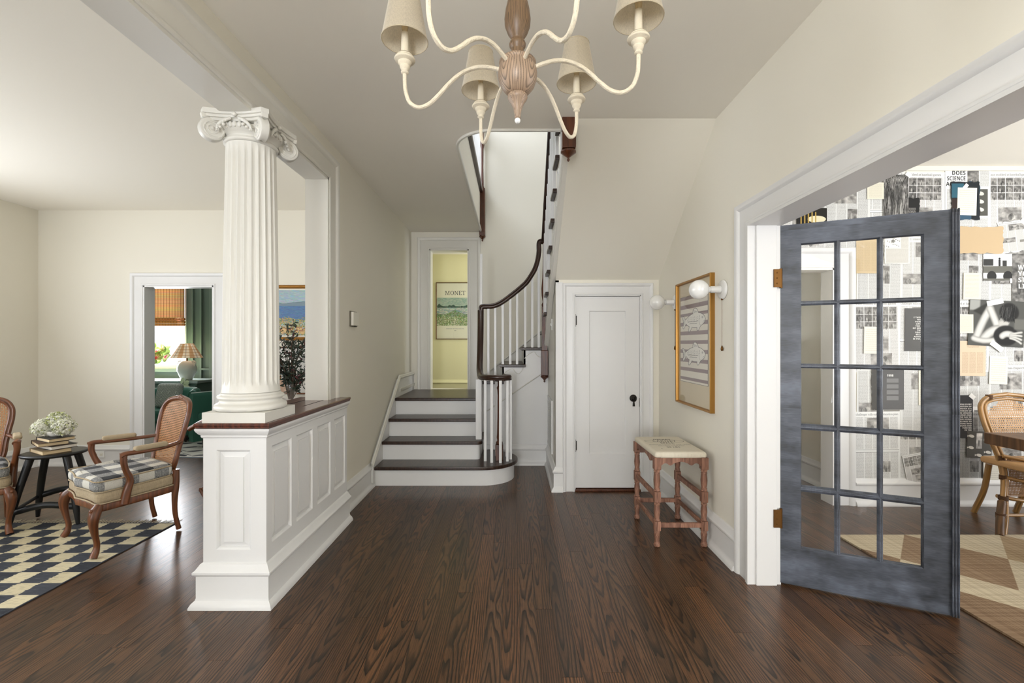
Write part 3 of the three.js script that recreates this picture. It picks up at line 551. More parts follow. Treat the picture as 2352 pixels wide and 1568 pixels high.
{
  const o = thing('wall_outlet', 'white double outlet in the sitting room baseboard beside armchair', 'outlet');
  mesh('plate', box(-4.67, -4.55, .095, .165, 5.068, 5.082, .003), M.white, o); for (const x of [-4.64, -4.58]) mesh('socket', box(x - .016, x + .016, .115, .145, 5.064, 5.07, .002), M.plastic, o); settle(o);
}
// ---------------------------------------------------------------- doors
{
  const o = thing('door_1', 'narrow white closet door with one long recessed panel and drop handle', 'door', S), x0 = .5855, x1 = 1.1755, y0 = .03, y1 = 1.8, D = 4.215;
  const p0 = x0 + .122, p1 = x1 - .122, q0 = .34, q1 = 1.672;
  mesh('frame', [box(x0, p0, y0, y1, D, D + .035), box(p1, x1, y0, y1, D, D + .035), box(p0, p1, y0, q0, D, D + .035), box(p0, p1, q1, y1, D, D + .035), sweep([[p0, q0], [p0, q1], [p1, q1], [p1, q0]], [[0, 0], [-.005, -.001], [-.01, -.008], [-.012, -.011], [0, -.012]], onBack(D), true)], M.trimWhite, o);
  mesh('panel', box(p0, p1, q0, q1, D + .01, D + .024), M.trimWhite, o);
  for (const y of [.42, 1.58]) mesh('hinge', [rod(P3(x0 - .002, y - .045, D - .006), P3(x0 - .002, y + .045, D - .006), .0065), box(x0 - .004, x0 + .01, y - .042, y + .042, D - .004, D + .002), ...[-.052, .052].map((k) => at(new THREE.SphereGeometry(.006, 8, 6), x0 - .002, y + k, -(D - .006)))], M.iron, o);
  const h = mesh('handle', [lathe([[0, 0], [.03, 0], [.034, .004], [.03, .009], [.02, .012], [.012, .02], [0, .022]], 20).rotateX(PI / 2).translate(1.118, .86, -D), tube(Array.from({ length: 13 }, (_, i) => new THREE.Vector3(1.118 + .022 * Math.sin(i / 12 * 2 * PI), .853 - .022 * Math.cos(i / 12 * 2 * PI), -D + .026)), .0045, { seg: 6, n: 24 }), extr([[-.006, 0], [.006, 0], [.011, -.045], [-.011, -.045]], .008, .002).translate(1.118, .832, -D + .02)], M.iron, o);
  mesh('latch', box(1.174, 1.184, .78, .86, D - .003, D + .004), M.iron, o);
  settle(o);
}
{
  const o = thing('door_2', 'slate grey French door with fifteen glass panes standing open', 'door', { ...S, pos: [1.514, 0, 2.598], turn: Math.atan2(-.335, .708) * -1 - 0 });
  o.rotation.y = -Math.atan2(.335, .708);
  const paint = dataTex(1024, 1024, (u, v) => {
    const a = fbm(u * 3, v * 26, 3), b = fbm(u * 7 + 3, v * 9, 3), c = noise(u * 40, v * 300), d = Math.max(0, fbm(u * 11 + 5, v * 14 + 2, 3) - .5);
    const k = 122 + 64 * (a - .45) + 84 * (b - .45) + 20 * (c - .5) - 110 * d; const s = noise(u * 420, v * 420) > .985 ? 40 : 0; return [k * .93 + s, k * .965 + s, k * 1.02 + s];
  });
  rep(paint, .8, 1.0);
  const bumpy = dataTex(512, 512, (u, v) => { const k = 128 + 90 * (fbm(u * 8, v * 60, 3) - .45) + 40 * (fbm(u * 20, v * 20, 2) - .4); return [k, k, k]; }, false); rep(bumpy, .5);
  const m = std({ color: '#b9bcc6', map: paint, roughness: .42, bumpMap: bumpy, bumpScale: .0012 });
  const T = .02, us = [[.11, .268], [.295, .455], [.48, .642]], vs = [[.22, .536], [.5725, .882], [.9157, 1.226], [1.251, 1.575], [1.6, 1.92]], Wd = .744;
  const B = (a, b, c, d, t = T) => box(a, b, c, d, -t, t);
  mesh('stile', B(0, .11, .012, 2.03), m, o); mesh('stile', B(.642, Wd, .012, 2.03), m, o);
  mesh('bottom_rail', B(.11, .642, .012, .22), m, o); mesh('top_rail', B(.11, .642, 1.92, 2.03), m, o);
  const MUN = (len, w) => [[-w / 2, 0], [-w / 2, .004], [-w / 4, .012], [-.004, .018], [.004, .018], [w / 4, .012], [w / 2, .004], [w / 2, 0]];
  for (const [a, b] of [[.268, .295], [.455, .48]]) { const c = (a + b) / 2, g = []; for (const s of [1, -1]) g.push(extr(MUN(0, b - a).map(([x, z]) => [x, z * s]), 1.7).rotateX(-PI / 2).translate(c, .22, 0)); mesh('glazing_bar', g, m, o); }
  for (let i = 0; i < 4; i++) { const a = vs[i][1], b = vs[i + 1][0], g = []; for (const s of [1, -1]) g.push(extr(MUN(0, b - a).map(([x, z]) => [z * s, x]), .532).rotateY(PI / 2).translate(.11, (a + b) / 2, 0)); mesh('glazing_bar', g.map((q) => q), m, o); }
  // beads round the inside of the frame, and the panes
  const bead = []; for (const s of [1, -1]) bead.push(sweep([[.11, .22], [.11, 1.92], [.642, 1.92], [.642, .22]], [[0, .004], [-.004, .012], [0, .018]], (u, v, w) => new THREE.Vector3(u, v, s * w), true));
  mesh('glazing_bead', bead, m, o);
  for (const [a, b] of us) for (const [c, d] of vs) mesh('pane', B(a - .004, b + .004, c - .004, d + .004, .0015), M.glass, o);
  mesh('astragal', [box(Wd, Wd + .012, .012, 2.03, -T, T - .004), box(Wd + .004, Wd + .04, .012, 2.03, -.012, .03, .004), ...[0, 1, 2].map((i) => rod(new THREE.Vector3(Wd + .006 + i * .011, .012, .03), new THREE.Vector3(Wd + .006 + i * .011, 2.03, .03), .0045, 8))], m, o);
  o.updateMatrixWorld(true);
  for (const y of [.38, 1.73]) { const hg = mesh('hinge', [box(1.468, 1.51, y - .05, y + .05, 2.552, 2.559), rod(P3(1.512, y - .055, 2.562), P3(1.512, y + .055, 2.562), .008), ...[-.03, 0, .03].map((k) => at(new THREE.SphereGeometry(.004, 8, 6), 1.485, y + k, -2.552))], M.brass, scene); hg.updateMatrixWorld(true); o.attach(hg); }
}
// ---------------------------------------------------------------- chandelier
{
  const o = thing('chandelier', 'wooden chandelier with six curled white arms and linen shades', 'chandelier', { pos: [.015, 1.995, 1.335] }), CY = 1.995;
  const rings = dataTex(512, 512, (u, v) => { const w = fbm(u * 5, v * 3, 3), r = Math.hypot((u * 4 % 1 - .5) * 2.0, (v * 1 - .55) * 1.5) * 6 + w * 1.1, f = r - Math.floor(r), k = 200 - 78 * (f > .55 ? (f - .55) / .45 : 0) + 26 * (noise(u * 120, v * 9) - .5); return [k, k * .915, k * .83]; });
  const wood = std({ map: rings, color: '#d8cabd', roughness: .42 }), woodDark = std({ map: rings, color: '#a08c74', roughness: .42 });
  mesh('finial_ball', at(new THREE.SphereGeometry(.0085, 16, 12), 0, .0205, 0), M.white, o);
  mesh('finial', lathe([[0, .027], [.0085, .027], [.0095, .04], [.013, .056], [.02, .072], [.027, .081], [.0295, .087], [.0285, .094], [.025, .098], [0, .098]], 32), wood, o);
  mesh('bowl', lathe([[0, .096], [.024, .096], [.036, .104], [.049, .12], [.056, .14], [.0575, .158], [.055, .174], [.051, .181], [.054, .185], [.054, .191], [.05, .195], [0, .196]], 40), wood, o);
  mesh('stem', lathe([[0, .19], [.021, .19], [.019, .205], [.0175, .226], [.019, .231], [.0235, .237], [.0245, .244], [.022, .251], [.0165, .255], [.019, .261], [.029, .276], [.037, .297], [.0385, .318], [.035, .345], [.028, .375], [.0235, .4], [.026, .43], [.018, .45], [.01, .47], [0, .47]], 32), woodDark, o);
  mesh('chain_rod', [rod(new THREE.Vector3(0, .46, 0), new THREE.Vector3(0, .85, 0), .004), lathe([[0, .835], [.055, .84], [.06, .85], [.06, .865], [0, .865]], 24)], M.chalk, o);
  const A0 = Math.atan2(.405, .068);                                       // direction of one arm; the others follow at 60 degrees
  for (let k = 0; k < 6; k++) {
    const arm = new THREE.Group(); arm.name = 'arm'; arm.rotation.y = A0 - PI / 2 + k * PI / 3 + .03; o.add(arm);
    const pts = [[.045, .172], [.075, .181], [.11, .187], [.145, .182], [.18, .166], [.21, .142], [.24, .112], [.27, .088], [.3, .08], [.328, .096], [.342, .13], [.345, .165], [.345, .195]].map(([r, y]) => new THREE.Vector3(r, y, 0));
    const arm0 = mesh('arm', tube(pts, .0062, { n: 50, seg: 8 }), M.chalk, o); arm0.rotation.y = arm.rotation.y; o.remove(arm);
    const put = (name, geo, mat) => { const m = mesh(name, geo, mat, o); m.rotation.y = arm0.rotation.y; const v = new THREE.Vector3(.345, 0, 0).applyAxisAngle(new THREE.Vector3(0, 1, 0), arm0.rotation.y); m.position.copy(v); return m; };
    put('candle_cup', lathe([[0, .184], [.007, .184], [.0115, .188], [.0115, .191], [.008, .195], [.012, .198], [.0155, .205], [.0155, .208], [.013, .21], [.019, .2135], [.0205, .22], [.02, .222], [.03, .2245], [.0318, .229], [.0295, .2335], [.0215, .235], [.0245, .238], [.0235, .242], [0, .242]], 24), M.chalk);
    put('candle_sleeve', lathe([[0, .238], [.0115, .238], [.0105, .31], [0, .31]], 14), M.chalk);
    put('bulb', lathe([[0, .308], [.006, .308], [.009, .32], [.013, .34], [.009, .365], [.002, .385], [0, .388]], 12), std({ color: '#f0e3c6', roughness: .1, transmission: .6, thickness: 0 }));
    const sh = put('shade', lathe([[.069, .286], [.0435, .424]], 32), M.shade);
    for (const [r, y] of [[.069, .286], [.0435, .424]]) mesh('shade_rim', new THREE.TorusGeometry(r, .0016, 6, 32).rotateX(PI / 2).translate(0, y, 0), M.linen, sh);
  }
}
// ---------------------------------------------------------------- globe sconces
function sconce(d, y, label) {
  const o = thing('globe_sconce', label, 'sconce', { group: 'globe sconces beside the fish print', pos: [1.355, y, d] });
  mesh('back_plate', lathe([[0, 0], [.06, 0], [.062, .006], [.06, .012], [.05, .018], [.02, .022], [0, .022]], 32).rotateZ(PI / 2), M.white, o);
  mesh('socket', lathe([[0, .018], [.026, .018], [.024, .03], [.0215, .034], [.0215, .085], [0, .085]], 24).rotateZ(PI / 2), M.white, o);
  mesh('bulb', [lathe([[0, .083], [.0195, .083], [.019, .098], [.021, .106], [0, .108]], 24).rotateZ(PI / 2), at(new THREE.SphereGeometry(.062, 32, 24), -.158, 0, 0)], M.opal, o);
  mesh('pull_chain', [rod(new THREE.Vector3(-.01, -.055, .0), new THREE.Vector3(-.01, -.36, .0), .0011, 5), at(new THREE.SphereGeometry(.007, 10, 8), -.01, -.062, 0), lathe([[0, -.395], [.006, -.392], [.0085, -.382], [.006, -.37], [.003, -.36], [0, -.358]], 12).translate(-.01, 0, 0)], M.brass, o);
  for (const s of [1]) mesh('screw', at(new THREE.SphereGeometry(.004, 8, 6), -.017, .0, -.045), M.iron, o);
}
sconce(2.92, 1.71, 'white globe bulb sconce nearer the dining room opening');
sconce(3.766, 1.706, 'white globe bulb sconce nearer the closet door');
// ---------------------------------------------------------------- framed pictures
// art at a wall: frame swept round the rectangle, mat board, print, glass
function picture(name, label, toW, a0, a1, y0, y1, prof, frameMat, printMat, { matW = 0, matMat = M.paperCream, glass = true, thick = .02, flip = false, cat = 'picture' } = {}) {
  const o = thing(name, label, cat), path = [[a0, y0], [a0, y1], [a1, y1], [a1, y0]];
  mesh('frame', sweep(path, prof.map(([a, w]) => [-a, w]), toW, true), frameMat, o);
  const flat = (p, q, r, s, w, mat, nm) => {
    const g = new THREE.BufferGeometry(), c = [[p, r], [q, r], [q, s], [p, s]].map(([u, v]) => toW(u, v, w)), c0 = [[p, r], [q, r], [q, s], [p, s]].map(([u, v]) => toW(u, v, w - .003));
    const pos = [], uv = [], U = flip ? [[1, 0], [0, 0], [0, 1], [1, 1]] : [[0, 0], [1, 0], [1, 1], [0, 1]];
    for (const k of [0, 1, 2, 0, 2, 3]) { pos.push(c[k].x, c[k].y, c[k].z); uv.push(...U[k]); }
    for (let i = 0; i < 4; i++) { const j = (i + 1) % 4; for (const v of [c[i], c0[i], c0[j], c[i], c0[j], c[j]]) { pos.push(v.x, v.y, v.z); uv.push(0, 0); } }
    g.setAttribute('position', new THREE.Float32BufferAttribute(pos, 3)); g.setAttribute('uv', new THREE.Float32BufferAttribute(uv, 2)); g.computeVertexNormals();
    return mesh(nm, g, mat, o);
  };
  const f = .012;
  if (matW) flat(a0 + f, a1 - f, y0 + f, y1 - f, thick * .35, matMat, 'mat_board');
  const mw = Array.isArray(matW) ? matW : [matW, matW, matW, matW];
  flat(a0 + f + mw[0], a1 - f - mw[1], y0 + f + mw[2], y1 - f - mw[3], thick * .35 + (matW ? .0012 : 0), printMat, 'print');
  if (glass) flat(a0 + f, a1 - f, y0 + f, y1 - f, thick * .35 + .006, M.glass, 'glass');
  return settle(o);
}
const FLATF = (w, t) => [[0, 0], [0, t], [w * .3, t + .003], [w * .75, t], [w, t * .6], [w, 0]];
const fishPrint = canvasTex(660, 1500, (c, w, h) => {
  c.fillStyle = '#ded8ca'; c.fillRect(0, 0, w, h);
  c.fillStyle = '#8d7a79'; const st = [[0, 64], [150, 222], [300, 352], [452, 518], [612, 678], [770, 830], [928, 992], [1085, 1148], [1240, 1300], [1410, 1462]];
  for (const [a, b] of st) c.fillRect(0, a, w, b - a);
  c.strokeStyle = '#4a4744'; c.lineWidth = 6; c.strokeRect(3, 3, w - 6, h - 6);
  const fish = (y) => {
    c.save(); c.translate(330, y); c.lineJoin = 'round';
    c.beginPath(); c.moveTo(275, -10); c.bezierCurveTo(262, -60, 215, -108, 120, -125); c.bezierCurveTo(100, -200, 40, -230, 8, -190); c.bezierCurveTo(-10, -160, -15, -140, -5, -118); c.bezierCurveTo(-70, -110, -130, -75, -190, -30); c.bezierCurveTo(-215, -70, -250, -105, -275, -95); c.bezierCurveTo(-265, -40, -240, 10, -245, 40); c.bezierCurveTo(-255, 90, -275, 120, -240, 125); c.bezierCurveTo(-215, 110, -200, 70, -180, 40); c.bezierCurveTo(-150, 70, -120, 85, -95, 95); c.bezierCurveTo(-110, 140, -130, 170, -105, 190); c.bezierCurveTo(-60, 170, -40, 130, -30, 108); c.bezierCurveTo(20, 125, 60, 120, 90, 118); c.bezierCurveTo(80, 160, 100, 190, 130, 160); c.bezierCurveTo(150, 130, 160, 110, 175, 95); c.bezierCurveTo(225, 75, 270, 40, 275, -10); c.closePath();
    c.fillStyle = '#e6e3da'; c.fill(); c.strokeStyle = '#3d3d3d'; c.lineWidth = 8; c.stroke();
    c.lineWidth = 4; for (let i = 0; i < 26; i++) { const x = -150 + (i % 9) * 36, yy = -70 + Math.floor(i / 9) * 32 + (i * 7 % 11); c.beginPath(); c.moveTo(x, yy); c.quadraticCurveTo(x + 8, yy + 10, x + 6, yy + 18); c.stroke(); }
    for (let i = 0; i < 5; i++) { c.beginPath(); c.moveTo(20 + i * 18, -125 - i * 2); c.lineTo(10 + i * 16, -185 + i * 8); c.stroke(); c.beginPath(); c.moveTo(-195 - i * 2, -20 + i * 14); c.lineTo(-255, -60 + i * 34); c.stroke(); }
    c.beginPath(); c.moveTo(150, -80); c.bezierCurveTo(120, -20, 130, 50, 165, 85); c.stroke(); c.beginPath(); c.arc(212, -40, 15, 0, 7); c.stroke(); c.fillStyle = '#3d3d3d'; c.beginPath(); c.arc(212, -40, 6, 0, 7); c.fill();
    c.beginPath(); c.moveTo(272, 10); c.quadraticCurveTo(230, 20, 218, 48); c.stroke(); c.lineWidth = 7; c.beginPath(); c.moveTo(-120, 20); c.bezierCurveTo(-60, -10, 20, 40, 110, 5); c.stroke(); c.beginPath(); c.moveTo(-90, 50); c.bezierCurveTo(-30, 30, 30, 70, 90, 45); c.stroke();
    c.restore();
  };
  fish(440); fish(1010);
});
picture('fish_print', 'tall gold-framed print of two outlined fish over mauve stripes', onRight(1.355), 3.045, 3.695, .895, 1.84, FLATF(.016, .03), M.gold, std({ map: fishPrint, roughness: .8 }), { matW: [.075, .035, .16, .1], matMat: std({ color: '#cfc1a3', roughness: .9 }), flip: true });
const riverside = canvasTex(600, 900, (c, w, h) => {
  c.fillStyle = '#e2dfc4'; c.fillRect(0, 0, w, h);
  const R = (a, b) => a + (b - a) * rnd();
  for (let i = 0; i < 700; i++) { const y = R(235, 400), t = (y - 235) / 165; c.fillStyle = `rgba(${120 + R(-20, 30)},${150 + R(-15, 30)},${140 + R(-20, 20)},.5)`; c.fillRect(R(0, w), y, R(10, 50), R(2, 7)); }
  c.fillStyle = '#7c9a8a'; c.globalAlpha = .5; c.fillRect(0, 235, w, 160); c.globalAlpha = 1;
  for (let i = 0; i < 260; i++) { const x = R(0, w), hh = 16 + 60 * Math.pow(noise(x * .03, 2), 3) ; c.fillStyle = `rgba(${30 + R(0, 25)},${62 + R(0, 28)},${50 + R(0, 18)},.75)`; c.fillRect(x, 392 - hh, R(4, 14), hh + 6); }
  for (let i = 0; i < 1300; i++) { c.fillStyle = `rgba(${105 + R(-30, 55)},${140 + R(-30, 40)},${140 + R(-25, 30)},.55)`; c.fillRect(R(-20, w), R(398, 540), R(14, 50), R(2, 5)); }
  for (let i = 0; i < 4200; i++) { const x = R(0, w), y = R(430 + 70 * Math.abs(Math.sin(x * .008 + .8)), 690); c.fillStyle = `rgba(${70 + R(-35, 70)},${112 + R(-40, 50)},${42 + R(-20, 30)},.7)`; c.fillRect(x, y, R(2, 7), R(4, 14)); }
  c.fillStyle = '#e2dfc4'; c.fillRect(0, 690, w, 210); c.fillRect(0, 0, w, 235);
  c.fillStyle = '#25282b'; c.font = '92px serif'; c.textAlign = 'center'; c.fillText('MONET', w / 2, 190, 420);
  c.font = '16px serif'; c.fillText('MUSEUM OF THE ROYAL CATALOGUE', w / 2, 745); c.fillText('1880', w / 2, 775);
});
picture('landing_poster', 'poster lettered MONET on yellow wall beyond the landing doorway', onBack(7.2), -1.208, -.605, 1.435, 2.334, FLATF(.01, .016), M.goldDark, std({ map: riverside, roughness: .6 }), { cat: 'poster' });
const coast = canvasTex(1024, 760, (c, w, h) => {
  const R = (a, b) => a + (b - a) * rnd();
  c.fillStyle = '#9fb7c2'; c.fillRect(0, 0, w, h);
  for (let i = 0; i < 900; i++) { c.fillStyle = `rgba(${150 + R(-30, 50)},${178 + R(-25, 35)},${190 + R(-25, 30)},.5)`; c.fillRect(R(-30, w), R(0, 250), R(20, 80), R(4, 14)); }
  c.fillStyle = '#6f8794'; c.beginPath(); c.moveTo(0, 260); for (let x = 0; x <= w; x += 20) c.lineTo(x, 235 - 60 * fbm(x * .006, 3, 3)); c.lineTo(w, 270); c.lineTo(0, 270); c.fill(); c.strokeStyle = '#33505f'; c.lineWidth = 4; c.stroke();
  c.fillStyle = '#3f6f9f'; c.fillRect(0, 262, w, 260); for (let i = 0; i < 1500; i++) { c.fillStyle = `rgba(${55 + R(-20, 40)},${105 + R(-25, 40)},${155 + R(-25, 40)},.6)`; c.fillRect(R(-20, w), R(262, 520), R(15, 60), R(3, 8)); }
  for (let i = 0; i < 2600; i++) { const x = R(0, w), y0 = 470 - 150 * Math.exp(-x / 200) + 20 * Math.sin(x * .02), y = R(y0, h); c.fillStyle = rnd() > .45 ? `rgba(${205 + R(-30, 30)},${165 + R(-30, 25)},${75 + R(-25, 30)},.75)` : `rgba(${95 + R(-30, 40)},${125 + R(-25, 30)},${60 + R(-20, 25)},.75)`; c.fillRect(x, y, R(6, 26), R(4, 16)); }
  for (let i = 0; i < 26; i++) { const x = R(250, w - 60), y = R(610, 700); c.fillStyle = '#e0bd7c'; c.fillRect(x, y, 56, 44); c.fillStyle = '#9c5b3c'; c.fillRect(x - 4, y - 12, 64, 14); c.fillStyle = '#5d4a3a'; c.fillRect(x + 12, y + 14, 8, 12); }
});
const GOLDF = [[0, 0], [0, .018], [.008, .026], [.014, .02], [.02, .02], [.028, .03], [.036, .026], [.04, .014], [.04, 0]];
picture('coast_print', 'gold-framed painting print of blue bay and ochre shore behind the column', onBack(5.1), -2.95, -2.16, 1.4, 2.02, GOLDF, M.gold, std({ map: coast, roughness: .5 }), { matW: .045, matMat: std({ color: '#f0ede2', roughness: .9 }) });
const letterPrint = canvasTex(512, 400, (c, w, h) => { c.fillStyle = '#f0eee8'; c.fillRect(0, 0, w, h); c.fillStyle = '#3a3a3c'; c.font = '64px serif'; c.textAlign = 'right'; c.fillText('E', w - 100, 130); c.fillStyle = '#c9a58c'; c.beginPath(); c.ellipse(130, 330, 150, 90, .3, 0, 7); c.fill(); });
picture('lettered_print', 'brown-framed white print lettered E hanging below the coast painting', onBack(5.1), -2.95, -2.12, .8, 1.33, FLATF(.016, .02), std({ color: '#7a4a2a', roughness: .4 }), std({ map: letterPrint, roughness: .6 }));
// ---------------------------------------------------------------- stool below the fish print
{
  const o = thing('upholstered_stool', 'worn turned-leg wooden stool with printed cream top beneath fish print', 'stool', { pos: [1.13, 0, 3.305] }), hx = .158, hd = .245;
  const prof = [[0, 0], [.016, 0], [.021, .006], [.022, .018], [.018, .026], [.02, .032], [.016, .036], [.018, .06], [.021, .085], [.018, .1], [.022, .106], [.016, .11]];
  const leg = join([lathe(prof, 16), box(-.021, .021, .11, .175, -.021, .021, .003), lathe([[0, .175], [.018, .175], [.022, .181], [.016, .187], [.017, .2], [.021, .235], [.02, .255], [.016, .275], [.021, .282], [.017, .288], [.021, .296], [0, .3]], 16), box(-.021, .021, .3, .372, -.021, .021, .003),
    lathe([[0, .372], [.018, .372], [.022, .378], [.017, .384], [.02, .39], [.016, .396], [.02, .42], [.022, .445], [.018, .49], [.021, .496], [.015, .5], [.022, .51], [.019, .52], [0, .52]], 16), box(-.023, .023, .52, .6, -.023, .023, .003)]);
  for (const sx of [-1, 1]) for (const sz of [-1, 1]) { const m = mesh('leg', leg, M.worn, o); m.position.set(sx * hx, 0, sz * hd); }
  const scal = (L) => { const s = new THREE.Shape(); s.moveTo(-L, .6); s.lineTo(-L, .535); s.quadraticCurveTo(-L * .8, .575, -L * .62, .553); s.quadraticCurveTo(-L * .5, .538, -L * .38, .556); s.quadraticCurveTo(0, .585, L * .38, .556); s.quadraticCurveTo(L * .5, .538, L * .62, .553); s.quadraticCurveTo(L * .8, .575, L, .535); s.lineTo(L, .6); return s; };
  for (const s of [-1, 1]) { const m = mesh('apron', extr(scal(hx - .02), .018).translate(0, 0, -.009), M.worn, o); m.position.z = s * hd; const q = mesh('apron', extr(scal(hd - .02), .018).translate(0, 0, -.009).rotateY(PI / 2), M.worn, o); q.position.x = s * hx; }
  for (const s of [-1, 1]) mesh('stretcher', box(s * hx - .011, s * hx + .011, .318, .352, -hd, hd, .004), M.worn, o);
  for (const s of [-1, 1]) { mesh('stretcher', box(s * hx - .01, s * hx + .01, .13, .158, -hd, hd, .004), M.worn, o); mesh('stretcher', box(-hx, hx, .128, .16, s * hd - .01, s * hd + .01, .004), M.worn, o); }
  const stamp = canvasTex(512, 768, (c, w, h) => {
    c.fillStyle = '#ded5c1'; c.fillRect(0, 0, w, h); for (let i = 0; i < 5000; i++) { c.fillStyle = `rgba(${rnd() > .5 ? '255,250,240' : '150,130,105'},.09)`; c.fillRect(rnd() * w, rnd() * h, rr(4, 26), 1.5); }
    c.fillStyle = '#4d463d'; c.textAlign = 'center'; c.font = 'bold 54px sans-serif'; c.fillText('DICKEY', w / 2, 200); c.font = 'bold 66px sans-serif'; c.fillText('CARNEY', w / 2, 285); c.font = 'bold 62px sans-serif'; c.fillText('MILL', w / 2, 375);
    c.lineWidth = 5; c.strokeStyle = '#4d463d'; c.beginPath(); c.ellipse(w / 2, 262, 205, 72, 0, 0, 7); c.stroke();
    c.font = '30px sans-serif'; c.fillText('MANUFACTURERS OF FINE GRAIN', w / 2, 450, 420); c.fillText('MILLING COMPANY', w / 2, 495); c.font = 'bold 44px sans-serif'; c.fillText('98 LBS', w / 2, 560);
    c.fillStyle = '#5a5046'; c.beginPath(); c.arc(120, 610, 7, 0, 7); c.fill();
  });
  const g = new RoundedBoxGeometry(.352, .044, .525, 5, .02), p = g.attributes.position;
  const gg = clean(g), uv = gg.attributes.uv, pp = gg.attributes.position;
  for (let i = 0; i < pp.count; i++) { const x = pp.getX(i), z = pp.getZ(i), y = pp.getY(i); if (y > 0) pp.setY(i, y + .014 * (1 - (x / .18) ** 2) * (1 - (z / .27) ** 2)); uv.setXY(i, x / .36 + .5, .5 - z / .535); }
  gg.computeVertexNormals();
  mesh('seat', at(gg, 0, .615, 0), std({ map: stamp, roughness: .95 }), o);
}
// ---------------------------------------------------------------- sitting room
const V = (x, y, z) => new THREE.Vector3(x, y, z);
// woven strands over an outline: inside(u, v) says where, map(u, v) gives the point
function weave(u0, u1, v0, v1, inside, map, spacing, width, diag = true, step = .016) {
  const pos = [], dirs = [[1, 0, spacing, width], [0, 1, spacing, width]]; if (diag) dirs.push([.707, .707, spacing * 1.414, width * .8], [.707, -.707, spacing * 1.414, width * .8]);
  const cu = (u0 + u1) / 2, cv = (v0 + v1) / 2, R = Math.hypot(u1 - u0, v1 - v0) / 2;
  for (const [dx, dy, sp, w] of dirs) {
    const nx = -dy, ny = dx;
    for (let o = -R; o <= R; o += sp) for (let t = -R; t < R; t += step) {
      const a = [cu + dx * t + nx * o, cv + dy * t + ny * o], b = [a[0] + dx * step, a[1] + dy * step];
      if (!inside(...a) || !inside(...b)) continue;
      const h = w / 2, A = map(a[0] + nx * h, a[1] + ny * h), B = map(b[0] + nx * h, b[1] + ny * h), C = map(b[0] - nx * h, b[1] - ny * h), D = map(a[0] - nx * h, a[1] - ny * h);
      for (const q of [A, B, C, A, C, D]) pos.push(q.x, q.y, q.z);
    }
  }
  const g = new THREE.BufferGeometry(); g.setAttribute('position', new THREE.Float32BufferAttribute(pos, 3)); g.computeVertexNormals(); return clean(g);
}
const checkTex = canvasTex(512, 512, (c, w, h) => {
  c.fillStyle = '#d9d6cc'; c.fillRect(0, 0, w, h); c.fillStyle = '#34363a'; c.fillRect(0, 0, w / 2, h / 2);
  for (const [x0, y0] of [[w / 2, 0], [0, h / 2]]) { c.fillStyle = '#87888a'; c.fillRect(x0, y0, w / 2, h / 2); for (let i = 0; i < 2600; i++) { c.fillStyle = rnd() > .5 ? 'rgba(225,222,212,.5)' : 'rgba(45,47,52,.45)'; if (x0) c.fillRect(x0 + rnd() * w / 2, rnd() * h / 2, 14, 2); else c.fillRect(rnd() * w / 2, y0 + rnd() * h / 2, 2, 14); } }
  for (let i = 0; i < 6000; i++) { c.fillStyle = rnd() > .5 ? 'rgba(255,255,250,.1)' : 'rgba(20,20,25,.1)'; c.fillRect(rnd() * w, rnd() * h, 9, 2); }
});
rep(checkTex, .19);
